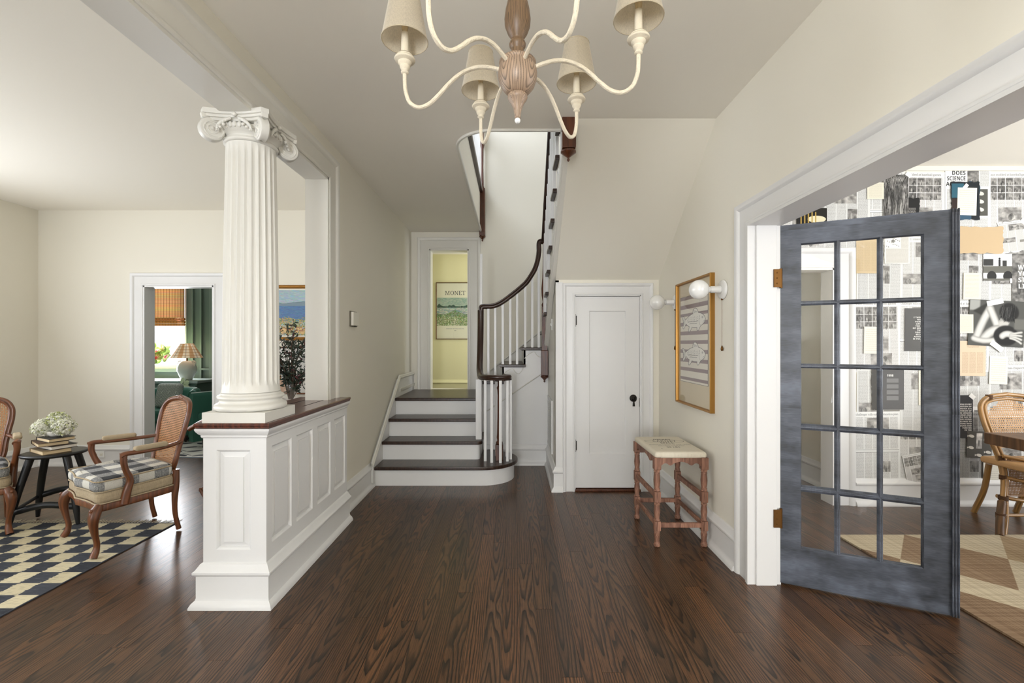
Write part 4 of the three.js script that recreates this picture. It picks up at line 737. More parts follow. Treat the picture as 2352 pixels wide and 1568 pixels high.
function armchair(label, x, d, turn) {
  const o = thing('cane_armchair', label, 'armchair', { group: 'pair of cane-back armchairs', pos: [x, .0065, d], turn });
  // cabriole front legs and raked back legs
  const fl = (s) => tube([V(s * .285, .32, .215), V(s * .305, .285, .24), V(s * .312, .23, .25), V(s * .303, .15, .24), V(s * .294, .08, .228), V(s * .297, .035, .236), V(s * .305, .004, .25)], [.026, .032, .03, .021, .016, .0165, .021, .022], { n: 26, seg: 10 });
  const bl = (s) => tube([V(s * .21, .44, -.235), V(s * .212, .33, -.232), V(s * .213, .24, -.225), V(s * .213, .12, -.228), V(s * .214, .004, -.25)], [.022, .023, .022, .018, .016, .017], { n: 20, seg: 10 });
  for (const s of [-1, 1]) { mesh('leg', fl(s), M.walnut, o); mesh('leg', bl(s), M.walnut, o); }
  for (const s of [-1, 1]) mesh('carved_knee', [at(new THREE.SphereGeometry(.016, 10, 8).scale(1, 1.8, .7), s * .315, .27, .262), at(new THREE.SphereGeometry(.011, 8, 8), s * .315, .305, .262), at(new THREE.SphereGeometry(.008, 8, 8).scale(1, 2, 1), s * .312, .232, .262)], M.walnut, o);
  // seat outline in plan
  const plan = (k) => { const s = new THREE.Shape(), f = .305 * k, b = .215 * k, z1 = .235 * k, z0 = -.24 * k; s.moveTo(-b + .03, -z0); s.lineTo(b - .03, -z0); s.quadraticCurveTo(b, -z0, b + .006, -z0 - .03); s.quadraticCurveTo(b + .07 * k, 0, f, -z1 + .045); s.quadraticCurveTo(f, -z1, f - .05, -z1 - .002); s.quadraticCurveTo(f * .5, -z1 + .004, 0, -z1 - .028); s.quadraticCurveTo(-f * .5, -z1 + .004, -f + .05, -z1 - .002); s.quadraticCurveTo(-f, -z1, -f, -z1 + .045); s.quadraticCurveTo(-b - .07 * k, 0, -b - .006, -z0 - .03); s.quadraticCurveTo(-b, -z0, -b + .03, -z0); return s; };
  const slab = (k, y, h, bev, dz = 0) => { const g = extr(plan(k), h, bev, 4); g.rotateX(-PI / 2); return boxUV(toCreasedNormals(g.translate(0, y, dz), .9)); };
  mesh('seat_rail', slab(1, .282, .05, .01), M.walnut, o);
  mesh('upholstered_seat', slab(.985, .328, .075, .024), M.beige, o);
  mesh('piping', (() => { const pts = plan(1.0).getPoints(14).map((p) => V(p.x, .334, -p.y)); pts.pop(); return tube(pts, .005, { closed: true, n: 140, seg: 6 }); })(), M.beige, o);
  { const g = slab(.965, .398, .082, .032, .012), p = g.attributes.position; for (let i = 0; i < p.count; i++) { const px = p.getX(i), pz = p.getZ(i); if (p.getY(i) > .44) p.setY(i, p.getY(i) + .022 * Math.max(0, 1 - (px / .3) ** 2 - (pz / .26) ** 2) + .008 * Math.sin(px * 21 + 1) * Math.cos(pz * 17)); } g.computeVertexNormals();
    const m = mesh('check_cushion', toCreasedNormals(g, 1.2), std({ map: checkTex, roughness: .95, sheen: .2 }), o);
    for (const y of [.405, .472]) mesh('piping', (() => { const pts = plan(.955).getPoints(14).map((p) => V(p.x, y, -p.y + .012)); pts.pop(); return tube(pts, .0045, { closed: true, n: 140, seg: 6 }); })(), M.beige, m); }
  // back: cartouche outline leaning backwards
  const B = (u, v) => V(u, .44 + v, -.238 - .2 * v - .05 * v * v + .35 * u * u);
  const half = [[.0, -.0], [.1, -.004], [.172, .01], [.193, .06], [.2, .14], [.214, .24], [.228, .33], [.224, .405], [.19, .458], [.13, .482], [.06, .492], [.0, .498]];
  const loop = [...half, ...half.slice(1, -1).reverse().map(([u, v]) => [-u, v])];
  const BP = [[-.019, -.011], [.019, -.011], [.021, 0], [.017, .01], [.009, .015], [.004, .011], [-.004, .011], [-.009, .015], [-.017, .01], [-.021, 0]];
  mesh('back_frame', tube(loop.map(([u, v]) => B(u, v)), null, { closed: true, n: 110, prof: BP, up: V(0, .1, 1) }), M.walnut, o);
  const poly = loop, inside = (u, v) => { let c = false; for (let i = 0, j = poly.length - 1; i < poly.length; j = i++) { const [xi, yi] = poly[i], [xj, yj] = poly[j]; if ((yi > v) !== (yj > v) && u < (xj - xi) * (v - yi) / (yj - yi) + xi) c = !c; } return c; };
  mesh('caning', weave(-.24, .24, -.01, .5, inside, B, .0125, .0042), M.cane, o);
  mesh('crest_carving', [...[-2, -1, 0, 1, 2].map((i) => { const e = new THREE.SphereGeometry(.014, 8, 8).scale(.7, 1.3, .6).rotateZ(-i * .5); const q = B(i * .017, .508 - Math.abs(i) * .005); return at(e, q.x, q.y, q.z + .008); })], M.walnut, o);
  // arms
  for (const s of [-1, 1]) {
    mesh('arm', tube([B(s * .213, .2), V(s * .25, .632, -.2), V(s * .285, .628, -.1), V(s * .31, .63, .02), V(s * .318, .632, .09), V(s * .315, .622, .115)], [.016, .017, .018, .019, .021, .024], { n: 30, seg: 10, flat: .8 }), M.walnut, o);
    mesh('arm_support', tube([V(s * .316, .628, .1), V(s * .318, .58, .1), V(s * .308, .52, .085), V(s * .296, .45, .06), V(s * .29, .38, .075), V(s * .288, .3, .09)], [.021, .019, .018, .021, .026, .028], { n: 26, seg: 10 }), M.walnut, o);
    const pad = new RoundedBoxGeometry(.05, .034, .2, 4, .016).rotateY(s * .16); mesh('arm_pad', at(pad, s * .296, .653, -.055), M.beige, o);
  }
  return o;
}
armchair('cane-back armchair with checked cushion nearest the half wall', -2.76, 3.24, -.578);
armchair('cane-back armchair cut off at the left edge of the photo', -3.97, 3.24, .68);
// kilim
{
  const o = thing('checked_rug', 'black and cream checkerboard flatweave rug below the armchairs', 'rug'), x1 = -2.55, x0 = -5.05, d1 = 3.45, d0 = .6, C = .125;
  const t = canvasTex(1000, 1140, (c, w, h) => {
    const n = 20, m = Math.round(n * (d1 - d0) / (x1 - x0)), cw = w / n, ch = h / m;
    for (let j = 0; j < m; j++) for (let i = 0; i < n; i++) { const dark = (i + j) % 2 === 0, k = rnd(); c.fillStyle = dark ? `rgb(${40 + k * 22},${44 + k * 22},${54 + k * 22})` : `rgb(${206 + k * 16},${194 + k * 16},${160 + k * 16})`; c.fillRect(i * cw, j * ch, cw + 1, ch + 1); }
    for (let i = 0; i < n; i++) for (let j = 0; j < m; j++) for (let q = 0; q < 8; q++) { const dark = (i + j) % 2 === 0; c.fillStyle = dark ? '#3a3e49' : '#cfc3a2'; const y = j * ch + rnd() * ch; c.fillRect(i * cw - rnd() * 5, y, 6, 3); }
    for (let i = 0; i < 26000; i++) { c.fillStyle = rnd() > .5 ? 'rgba(255,248,225,.07)' : 'rgba(0,0,0,.09)'; c.fillRect(rnd() * w, rnd() * h, 10, 1.5); }
  });
  const W = x1 - x0, D = d1 - d0, g = new THREE.PlaneGeometry(W, D, 60, 60).rotateX(-PI / 2), p = g.attributes.position;
  for (let i = 0; i < p.count; i++) p.setY(i, .003 + .003 * noise(p.getX(i) * 5 + 20, p.getZ(i) * 5 + 20));
  g.computeVertexNormals();
  mesh('woven_field', at(clean(g), (x0 + x1) / 2, 0, -(d0 + d1) / 2), std({ map: t, roughness: .95 }), o);
  mesh('edge', [box(x1 - .006, x1 + .002, .0005, .006, d0, d1), box(x0, x1, .0005, .006, d1 - .004, d1)], std({ color: '#3d4048', roughness: .95 }), o);
  const fr = []; for (let x = x0; x < x1; x += .022) { const a = rr(-.012, .012), l = rr(.05, .075); fr.push(tube([V(x, .0032, -d1), V(x + a * .4, .0032, -d1 - l * .5), V(x + a, .0028, -d1 - l)], [.003, .0026, .002], { n: 4, seg: 4 })); }
  const f = mesh('fringe', fr, std({ color: '#d9cfb8', roughness: .95 }), o); f.userData.kind = 'stuff'; settle(o);
}
// black side table with books and hydrangeas
const TX = -3.5, TD = 3.48;
{
  const o = thing('side_table', 'small round black painted side table with worn edges between armchairs', 'side table', { pos: [TX, .0065, TD], turn: .35 });
  mesh('table_top', lathe([[0, .508], [.165, .508], [.18, .514], [.185, .524], [.18, .534], [.165, .536], [0, .536]], 40).scale(1.05, 1, .95), M.black, o);
  const L = [[.19, .13], [-.19, .13], [.17, -.15], [-.17, -.15]];
  for (const [x, z] of L) mesh('leg', tube([V(x * .55, .51, z * .6), V(x * .8, .3, z * .8), V(x * .97, .12, z * .97), V(x * 1.05, .003, z * 1.05)], [.026, .024, .022, .013], { seg: 8, n: 16 }), M.black, o);
  for (const [a, b, y] of [[0, 1, .13], [2, 3, .17]]) mesh('stretcher', tube([V(L[a][0] * .95, y, L[a][1] * .95), V(0, y + .035, (L[a][1] + L[b][1]) / 2), V(L[b][0] * .95, y, L[b][1] * .95)], .017, { flat: 1.4, n: 14 }), M.black, o);
  for (const [a, b] of [[0, 2], [1, 3]]) mesh('stretcher', rod(V(L[a][0] * .95, .14, L[a][1] * .95), V(L[b][0] * .95, .17, L[b][1] * .95), .013), M.black, o);
}
const pages = std({ color: '#ddc7a0', roughness: .9 }), pagesWhite = std({ color: '#ece6da', roughness: .9 });
function book(label, y, w, dep, h, turn, dx, dz, cover, pg = pages) {
  const o = thing('book', label, 'book', { pos: [TX + dx, y, TD - dz], turn, group: 'books stacked on the side table' });
  mesh('pages', box(-w / 2 + .004, w / 2 - .006, .003, h - .003, -dep / 2 + .004, dep / 2 - .005), pg, o);
  mesh('cover', [box(-w / 2, w / 2, 0, .003, -dep / 2, dep / 2), box(-w / 2, w / 2, h - .003, h, -dep / 2, dep / 2), box(-w / 2, -w / 2 + .004, .003, h - .003, -dep / 2, dep / 2)], cover, o);
}
const dark = std({ color: '#2b2724', roughness: .5 });
book('bottom book of the stack with tan page edges', .544, .25, .165, .028, -.5, -.01, .02, std({ color: '#8d7a5c', roughness: .6 }));
book('white-paged book second from the bottom of the stack', .573, .22, .155, .027, -.42, .02, .0, dark, pagesWhite);
book('wide brown book below the top of the stack', .601, .24, .17, .027, -.62, -.025, .01, std({ color: '#4a3320', roughness: .6 }));
book('black book on top of the stack under hydrangeas', .629, .21, .155, .026, -.45, .01, .0, dark);
{
  const y = .656, o = thing('flower_bowl', 'small white ceramic bowl holding hydrangeas on the books', 'bowl', { pos: [TX + .005, y, TD] });
  mesh('bowl', lathe([[0, 0], [.024, 0], [.036, .008], [.048, .024], [.053, .042], [.05, .043], [.044, .025], [.032, .012], [0, .009]], 28), M.ceramic, o);
  const flo = std({ color: '#f1f1e2', roughness: .8, side: THREE.DoubleSide }), grn = std({ color: '#c9d08e', roughness: .8, side: THREE.DoubleSide });
  const heads = [[-.075, .072, .02, .066], [.075, .076, .01, .068], [.0, .118, -.02, .064]];
  heads.forEach(([hx, hy, hz, r], k) => {
    const q = thing('hydrangea', ['cream hydrangea head leaning left in the bowl', 'cream hydrangea head leaning right in the bowl', 'greenish hydrangea head standing tallest in the bowl'][k], 'flower', { group: 'hydrangeas in the bowl', pos: [TX + .005 + hx, y + hy, TD - hz] });
    const pet = [[], []];
    for (let i = 0; i < 1000; i++) {
      const z = rr(-.9, 1), a = rnd() * 2 * PI, s = Math.sqrt(1 - z * z), n = V(s * Math.cos(a), z, s * Math.sin(a)), c = n.clone().multiplyScalar(r * rr(.82, 1.02) * (.84 + .34 * noise(n.x * 3.4 + 9 + k * 5, n.y * 3.4 + n.z * 2.6 + 20)));
      const f = []; for (let p = 0; p < 4; p++) { const g = new THREE.CircleGeometry(.0036, 5); g.translate(.0038, 0, 0); g.rotateX(.35); g.rotateZ(p * PI / 2); f.push(g); }
      const fl = join(f); fl.lookAt(n.add(V(rr(-.7, .7), rr(-.7, .7), rr(-.7, .7)))); fl.translate(c.x, c.y, c.z); pet[rnd() > (k === 2 ? .6 : .86) ? 1 : 0].push(fl);
    }
    mesh('florets', pet[0], flo, q); mesh('green_florets', pet[1], grn, q); mesh('stem', tube([V(0, 0, 0), V(-hx * .5, -hy * .45, 0), V(-hx * .85, -hy + .02, -hz)], .003, { seg: 5 }), std({ color: '#6d6d3a', roughness: .7 }), q);
  });
}
// console and vase of dark branches behind the column
{
  const o = thing('console_table', 'narrow white console table against the sitting room wall', 'table');
  mesh('table_top', box(-2.95, -1.75, .73, .765, 4.62, 5.04, .006), M.trimWhite, o); for (const x of [-2.9, -1.8]) for (const d of [4.66, 5.0]) mesh('leg', box(x - .02, x + .02, 0, .73, d - .02, d + .02, .004), M.trimWhite, o); settle(o);
  const v = thing('glass_vase', 'clear glass vase on the console holding dark branches', 'vase', { pos: [-2.34, .766, 4.8] });
  mesh('vase', lathe([[0, 0], [.055, 0], [.06, .01], [.062, .12], [.055, .17], [.06, .18], [.057, .18], [.052, .168], [.058, .12], [.056, .014], [0, .01]], 28), std({ color: '#ffffff', transmission: 1, thickness: 0, roughness: .03 }), v);
  const b = thing('leafy_branches', 'tall dark green eucalyptus-like branches arching from the glass vase', 'branches', { pos: [-2.34, .78, 4.8] });
  const stems = [], leaves = [[], [], []];
  const lg = (s) => { const p = new THREE.Shape(); p.moveTo(0, 0); p.quadraticCurveTo(s * .45, s * .5, 0, s * 1.5); p.quadraticCurveTo(-s * .45, s * .5, 0, 0); return new THREE.ShapeGeometry(p, 4); };
  for (let k = 0; k < 26; k++) {
    const a = k * 2.4, out = rr(.1, .5), h = rr(.3, .86), tip = V(Math.cos(a) * out, h, Math.sin(a) * out * .5), mid = V(tip.x * .35, h * .62, tip.z * .35), c = new THREE.CatmullRomCurve3([V(Math.cos(a) * .02, 0, 0), mid, tip]);
    stems.push(tube([V(Math.cos(a) * .02, 0, 0), mid, tip], [.005, .004, .002], { seg: 5 }));
    for (let i = 0; i < 46; i++) { const t = rr(.22, 1), q = c.getPoint(t).add(V(rr(-.03, .03), rr(-.03, .03), rr(-.03, .03))), g = lg(rr(.024, .042)); g.rotateX(rr(-.9, .9)); g.rotateZ(rr(-2.4, 2.4)); g.rotateY(rr(0, 6.28)); g.translate(q.x, q.y, q.z); leaves[rnd() > .93 ? 2 : rnd() > .45 ? 1 : 0].push(g); }
  }
  mesh('stems', stems, std({ color: '#4a382a', roughness: .7 }), b);
  mesh('leaves', leaves[0], std({ color: '#2c3a2a', roughness: .6, side: THREE.DoubleSide }), b); mesh('dark_leaves', leaves[1], std({ color: '#1d2a22', roughness: .6, side: THREE.DoubleSide }), b); mesh('red_leaves', leaves[2], std({ color: '#54262a', roughness: .6, side: THREE.DoubleSide }), b);
  const w = thing('dried_flowers', 'dried ochre and brown flowers low beside the branches on console', 'flowers', { pos: [-2.6, .766, 4.82] }), dr = [[], []];
  mesh('vase', lathe([[0, 0], [.05, 0], [.06, .03], [.05, .08], [.03, .1], [.026, .1], [.045, .078], [.052, .03], [0, .012]], 20), std({ color: '#dfe3e6', roughness: .2 }), w);
  for (let i = 0; i < 120; i++) { const g = new THREE.SphereGeometry(rr(.008, .018), 6, 5); g.translate(rr(-.12, .12), .1 + rr(.0, .2), rr(-.08, .08)); dr[i % 2].push(g); }
  mesh('blooms', dr[0], std({ color: '#b5843c', roughness: .9 }), w); mesh('brown_blooms', dr[1], std({ color: '#6f5546', roughness: .9 }), w);
}
// chair leg seen past the half wall
{
  const o = thing('bentwood_rocker', 'curved wooden runner of a rocking chair half hidden by the half wall', 'chair', { pos: [-2.35, 0, 4.05] });
  mesh('runner', tube([V(-.36, .1, .1), V(-.3, .02, .1), V(-.1, .016, .1), V(.2, .016, .1), V(.4, .1, .1)], .015, { seg: 8 }), M.walnut, o); mesh('runner', tube([V(-.36, .1, -.32), V(-.3, .02, -.32), V(-.1, .016, -.32), V(.2, .016, -.32), V(.4, .1, -.32)], .015, { seg: 8 }), M.walnut, o);
  mesh('cross_bar', rod(V(-.36, .1, .1), V(-.36, .1, -.32), .013), M.walnut, o);
  mesh('arm', tube([V(-.46, .62, .1), V(-.3, .7, .1), V(-.05, .72, .1), V(.2, .7, .1)], .02, { seg: 8 }), M.walnut, o);
  for (const s of [.1, -.32]) { mesh('leg', tube([V(-.2, .02, s), V(-.25, .4, s), V(-.2, .7, s)], .015), M.walnut, o); mesh('leg', tube([V(.2, .02, s), V(.2, .4, s), V(.26, .8, s)], .015), M.walnut, o); }
  mesh('seat', box(-.22, .24, .38, .42, -.12, .32, .015), M.cane, o);
}
// ---------------------------------------------------------------- green room
{
  const o = thing('bamboo_blind', 'woven bamboo roman blind half lowered over the green room window', 'blind');
  const t = canvasTex(512, 512, (c, w, h) => { c.fillStyle = '#e2c8a6'; c.fillRect(0, 0, w, h); for (let j = 0; j < h; j += 4) { c.fillStyle = `rgba(${190 + rnd() * 60},${145 + rnd() * 70},${100 + rnd() * 60},.8)`; c.fillRect(0, j, w, 3); } for (let i = 0; i < w; i += 40) { c.fillStyle = 'rgba(120,75,40,.55)'; c.fillRect(i, 0, 7, h); } });
  const m = std({ map: rep(t, .6), roughness: .9, transmission: .8, thickness: 0, side: THREE.DoubleSide });
  mesh('shade_cloth', box(-6.4, -5.42, 1.72, 2.55, 7.515, 7.522), m, o);
  const m2 = std({ color: '#b98150', map: rep(t.clone(), .6), roughness: .9 }); for (let i = 0; i < 3; i++) mesh('fold', box(-6.42, -5.4, 1.66 + i * .045, 1.7 + i * .045, 7.49 - i * .004, 7.525, .012), m2, o); settle(o);
  const c = thing('green_cabinet', 'sage green sideboard below the green room window', 'cabinet'), gm = std({ color: '#6d7d74', roughness: .45 });
  mesh('body', box(-6.5, -4.82, .08, .76, 6.95, 7.45), gm, c); mesh('worktop', box(-6.53, -4.79, .76, .8, 6.92, 7.47, .006), std({ color: '#aab3b0', roughness: .3 }), c);
  for (const x of [-6.48, -5.92, -5.36]) { const dr = mesh('drawer', box(x, x + .53, .52, .73, 6.935, 6.955, .004), gm, c); mesh('knob', at(new THREE.SphereGeometry(.012, 10, 8), x + .265, .625, -6.925), M.brass, dr); const dd = mesh('door', box(x, x + .53, .11, .5, 6.935, 6.955, .004), gm, c); mesh('knob', at(new THREE.SphereGeometry(.012, 10, 8), x + .47, .34, -6.925), M.brass, dd); }
  for (const x of [-6.45, -4.87]) for (const d of [7.0, 7.4]) mesh('leg', box(x - .025, x + .025, 0, .08, d - .025, d + .025), gm, c); settle(c);
  const l = thing('table_lamp', 'white jug table lamp with plaid cone shade on green sideboard', 'lamp', { pos: [-5.08, .801, 7.1] });
  mesh('jug_base', lathe([[0, 0], [.07, 0], [.075, .01], [.1, .06], [.128, .14], [.13, .19], [.11, .25], [.075, .29], [.05, .3], [0, .3]], 32), M.ceramic, l);
  for (const s of [-1, 1]) mesh('jug_handle', tube([V(s * .07, .285, 0), V(s * .12, .29, 0), V(s * .135, .25, 0), V(s * .115, .21, 0)], .011, { seg: 8 }), M.ceramic, l);
  mesh('neck', lathe([[0, .3], [.012, .3], [.012, .4], [0, .4]], 12), M.brass, l);
  const pt = canvasTex(512, 256, (q, w, h) => { q.fillStyle = '#ead9c0'; q.fillRect(0, 0, w, h); for (let i = 0; i < w; i += 64) { q.fillStyle = 'rgba(178,120,66,.6)'; q.fillRect(i, 0, 26, h); q.fillStyle = 'rgba(120,110,110,.4)'; q.fillRect(i + 38, 0, 8, h); } for (let j = 0; j < h; j += 50) { q.fillStyle = 'rgba(170,115,64,.35)'; q.fillRect(0, j, w, 20); } });
  mesh('shade', lathe([[.215, .345], [.085, .57]], 36), std({ map: pt, roughness: .9, side: THREE.DoubleSide, transmission: .3, thickness: 0 }), l);
}
{
  const leafTex = canvasTex(256, 256, (c, w, h) => { c.fillStyle = '#7f9a3c'; c.fillRect(0, 0, w, h); const g = c.createRadialGradient(128, 150, 8, 128, 150, 100); g.addColorStop(0, '#c22a3c'); g.addColorStop(.28, '#d9838a'); g.addColorStop(.45, '#d5dc9a'); g.addColorStop(1, '#6f8a34'); c.fillStyle = g; c.fillRect(0, 0, w, h); c.strokeStyle = '#a5202f'; c.lineWidth = 5; for (let k = -3; k <= 3; k++) { c.beginPath(); c.moveTo(128, 170); c.lineTo(128 + k * 45, 40 + Math.abs(k) * 28); c.stroke(); } });
  const m = std({ map: leafTex, roughness: .55, side: THREE.DoubleSide, transmission: .3, thickness: 0 }), m2 = std({ color: '#9db45c', roughness: .55, side: THREE.DoubleSide, transmission: .3, thickness: 0 });
  const o = thing('potted_caladium', 'potted caladium with red-veined green leaves on green sideboard', 'plant', { pos: [-5.76, .801, 7.12] });
  mesh('pot', lathe([[0, 0], [.09, 0], [.11, .14], [.115, .15], [.1, .15], [.09, .13], [0, .13]], 24), M.ceramic, o);
  const sh = new THREE.Shape(); sh.moveTo(0, -.06); sh.bezierCurveTo(.05, -.1, .1, -.05, .085, .01); sh.bezierCurveTo(.07, .07, .02, .1, 0, .13); sh.bezierCurveTo(-.02, .1, -.07, .07, -.085, .01); sh.bezierCurveTo(-.1, -.05, -.05, -.1, 0, -.06);
  const lg = new THREE.ShapeGeometry(sh, 8), p = lg.attributes.position, uv = lg.attributes.uv; for (let i = 0; i < p.count; i++) { uv.setXY(i, p.getX(i) / .2 + .5, p.getY(i) / .23 + .4); p.setZ(i, -6 * p.getX(i) ** 2 - 3 * p.getY(i) ** 2); } lg.computeVertexNormals();
  for (let k = 0; k < 26; k++) { const a = k * 2.399, r = .08 + .22 * rnd(), h = .2 + .4 * rnd() * (1 - r), lf = mesh('leaf', clean(lg.clone().scale(.95, .95, .95)), k % 3 === 1 ? m2 : m, o); lf.position.set(Math.cos(a) * r * 1.15, h, Math.sin(a) * r * .55); lf.rotation.set(rr(-.6, .3), rr(-.7, .7), rr(-2.6, 2.6)); if (k % 2) mesh('stalk', tube([V(0, .12, 0), V(Math.cos(a) * r * .5, h * .8, Math.sin(a) * r * .25), V(Math.cos(a) * r * 1.15, h, Math.sin(a) * r * .55)], .004, { seg: 5 }), std({ color: '#9a5a4a', roughness: .6 }), o); }
  const f = thing('trailing_ivy', 'pale trailing leaves hanging over the sideboard edge by the lamp', 'plant', { pos: [-4.98, .8, 6.95] });
  mesh('vine', tube([V(0, .01, -.05), V(.02, .02, .035), V(.01, -.06, .05), V(-.06, -.16, .05)], .004, { seg: 5 }), std({ color: '#7d8a4a', roughness: .6 }), f);
  for (let k = 0; k < 9; k++) { const lf = mesh('leaf', clean(lg.clone().scale(.38, .38, .38)), std({ color: '#dfe2bd', roughness: .6, side: THREE.DoubleSide }), f); lf.position.set(rr(-.07, .06), .02 - k * .022, .06); lf.rotation.set(rr(-.4, .2), rr(-.5, .5), rr(0, 6)); }
}
function barrelChair(label, x, d, turn) {
  const o = thing('velvet_barrel_chair', label, 'armchair', { pos: [x, .011, d], turn, group: 'green velvet chairs' });
  const path = []; for (let i = 0; i <= 16; i++) { const a = PI * (1.12 - 1.24 * i / 16); path.push([.34 * Math.cos(a), .34 * Math.sin(a) * .95]); }
  path.unshift([path[0][0] - .01, path[0][1] - .25]); path.push([path[path.length - 1][0] + .01, path[path.length - 1][1] - .25]);
  mesh('back', sweep(path, [[-.045, .08], [.045, .08], [.05, .5], [.048, .66], [.03, .7], [0, .712], [-.03, .7], [-.048, .66], [-.05, .5]], onFloor(0), false, .9), M.velvet, o);
  mesh('seat_cushion', (() => { const g = new RoundedBoxGeometry(.56, .16, .6, 4, .05); return at(g, 0, .38, .03); })(), M.velvet, o);
  mesh('base', box(-.3, .3, .08, .31, -.28, .3, .03), M.velvet, o); mesh('piping', tube(path.map(([u, v]) => V(u * 1.0, .712, -v)), .007, { seg: 6, n: 60 }), std({ color: '#cfd8d2', roughness: .7 }), o);
  for (const sx of [-.24, .24]) for (const sz of [-.2, .26]) mesh('leg', lathe([[0, 0], [.014, 0], [.02, .09], [0, .09]], 10).translate(sx, 0, sz), M.darkWood, o);
}
barrelChair('green velvet barrel chair in front of the sideboard', -4.85, 6.4, .5);
barrelChair('green velvet barrel chair partly hidden behind the armchair', -3.72, 6.1, -.45);
{
  const t = canvasTex(512, 512, (c, w, h) => { c.fillStyle = '#ded9d3'; c.fillRect(0, 0, w, h); c.fillStyle = '#3a3944'; for (let j = 0; j < 6; j++) for (let i = 0; i < 6; i++) { c.save(); c.translate((i + .5) * w / 6, (j + .5) * h / 6); c.rotate((i + j) % 2 ? .5 : -.5); c.beginPath(); c.ellipse(0, 0, 34, 12, 0, 0, 7); c.fill(); c.fillRect(-40, 18, 80, 5); c.restore(); } c.fillStyle = '#8b9aa6'; c.fillRect(0, 0, w, 16); c.fillRect(0, h - 16, w, 16); });
  single('patterned_rug', 'white rug with dark leaf-like strokes on the green room floor', 'rug', box(-5.9, -3.15, .001, .01, 5.45, 6.88), std({ map: rep(t, 1.3), roughness: .95 }));
  const s = [box(-4.35, -4.2, .45, .78, 6.05, 6.09, .02)];
  single('striped_pillow', 'black and white crisscross pillow on the green velvet chair', 'pillow', new RoundedBoxGeometry(.34, .34, .1, 4, .045).rotateX(-.25).translate(-4.8, .64, -6.36), std({ map: rep(canvasTex(256, 256, (c, w, h) => { c.fillStyle = '#e3e0da'; c.fillRect(0, 0, w, h); c.strokeStyle = '#22262a'; c.lineWidth = 9; for (let k = -4; k < 9; k++) { c.beginPath(); c.moveTo(k * 40, 0); c.lineTo(k * 40 + 140, h); c.stroke(); c.beginPath(); c.moveTo(k * 40, 0); c.lineTo(k * 40 - 140, h); c.stroke(); } }), .3), roughness: .9 }));
}
// ---------------------------------------------------------------- dining room
const NX = (px) => (px - 1177) * .003684, NY = (py) => 1.36 - (py - 790) * .003684;   // survey of the papered wall: paper positions in metres
function lines(c, x, y, w, h, lh = 7, col = 'rgba(70,66,60,.55)') { c.fillStyle = col; for (let j = y; j < y + h; j += lh) { let i = x; while (i < x + w) { const k = 5 + rnd() * 18; c.fillRect(i, j, Math.min(k, x + w - i), lh * .42); i += k + 3; } } }
function photo(c, x, y, w, h, darkness = 0) { for (let j = 0; j < h; j += 5) for (let i = 0; i < w; i += 5) { const k = 85 + 165 * fbm((x + i) * .02, (y + j) * .025, 3) - darkness; c.fillStyle = `rgb(${k},${k * .98},${k * .95})`; c.fillRect(x + i, y + j, 5, 5); } for (let q = 0; q < 5; q++) { c.fillStyle = `rgba(${q % 2 ? 25 : 215},${q % 2 ? 25 : 212},${q % 2 ? 25 : 205},.38)`; c.beginPath(); c.ellipse(x + rr(.2, .8) * w, y + rr(.4, .95) * h, w * .09, h * .22, 0, 0, 7); c.fill(); } c.clearRect(0, 0, 0, 0); }
const NEWS = [0, 1, 2, 3, 4].map((k) => canvasTex(512, 800, (c, w, h) => {
  c.fillStyle = ['#e6e6e3', '#e0e0dd', '#e9e9e6', '#e2e2de', '#e8e7e4'][k]; c.fillRect(0, 0, w, h);
  if (k === 0) { c.fillStyle = '#242424'; c.font = 'bold 62px sans-serif'; c.textAlign = 'right'; c.fillText('DOES', 232, 90); c.fillText('SCIENCE', 232, 152, 212); c.fillText('AGREE?', 232, 214); photo(c, 250, 40, 130, 180, 30); c.fillStyle = '#57564f'; c.fillRect(150, 250, 330, 300); c.fillStyle = '#dcd9d0'; for (let i = 0; i < 9; i++) { c.beginPath(); c.ellipse(200 + (i % 3) * 100, 300 + Math.floor(i / 3) * 90, 38, 22, .2, 0, 7); c.fill(); } lines(c, 20, 250, 115, 520); lines(c, 150, 575, 155, 200); lines(c, 322, 575, 158, 200); lines(c, 395, 40, 100, 180); return; }
  c.fillStyle = '#2b2b2b'; c.font = '30px serif'; c.textAlign = 'left';
  c.fillText(['', 'Richmond Times-Dispatch', 'challenger rolls out her education plan', 'Apollo 11 mission leader Lovell dies at 97', 'Fans mobbed at baseball games'][k], 18, 42, 475);
  const cols = k % 2 ? 4 : 5, cw = (w - 30) / cols;
  for (let i = 0; i < cols; i++) lines(c, 16 + i * cw, 62, cw - 10, h - 84, 7);
  if (k === 1) { photo(c, 110, 90, 250, 180); photo(c, 260, 330, 110, 200, 20); }
  if (k === 2) { photo(c, 140, 70, 250, 150); c.fillStyle = '#e9e9e6'; c.fillRect(10, 420, 490, 40); c.fillStyle = '#555'; c.fillRect(10, 428, 490, 4); c.fillRect(10, 455, 490, 4); photo(c, 300, 560, 100, 120); }
  if (k === 3) { photo(c, 160, 70, 230, 160); photo(c, 20, 420, 220, 120, 10); c.fillStyle = '#8b8880'; c.fillRect(300, 500, 180, 60); }
  if (k === 4) { for (let i = 0; i < 15; i++) { photo(c, 20 + (i % 5) * 92, 70 + Math.floor(i / 5) * 84, 82, 74, 30); } photo(c, 120, 400, 260, 160); photo(c, 180, 590, 240, 150, -10); }
}));
const NEWSM = NEWS.map((t) => std({ map: t, roughness: .9, side: THREE.DoubleSide }));
const sheetGeo = (w, h, t = .0006) => { const g = clean(new THREE.BoxGeometry(w, h, t)); return g; };
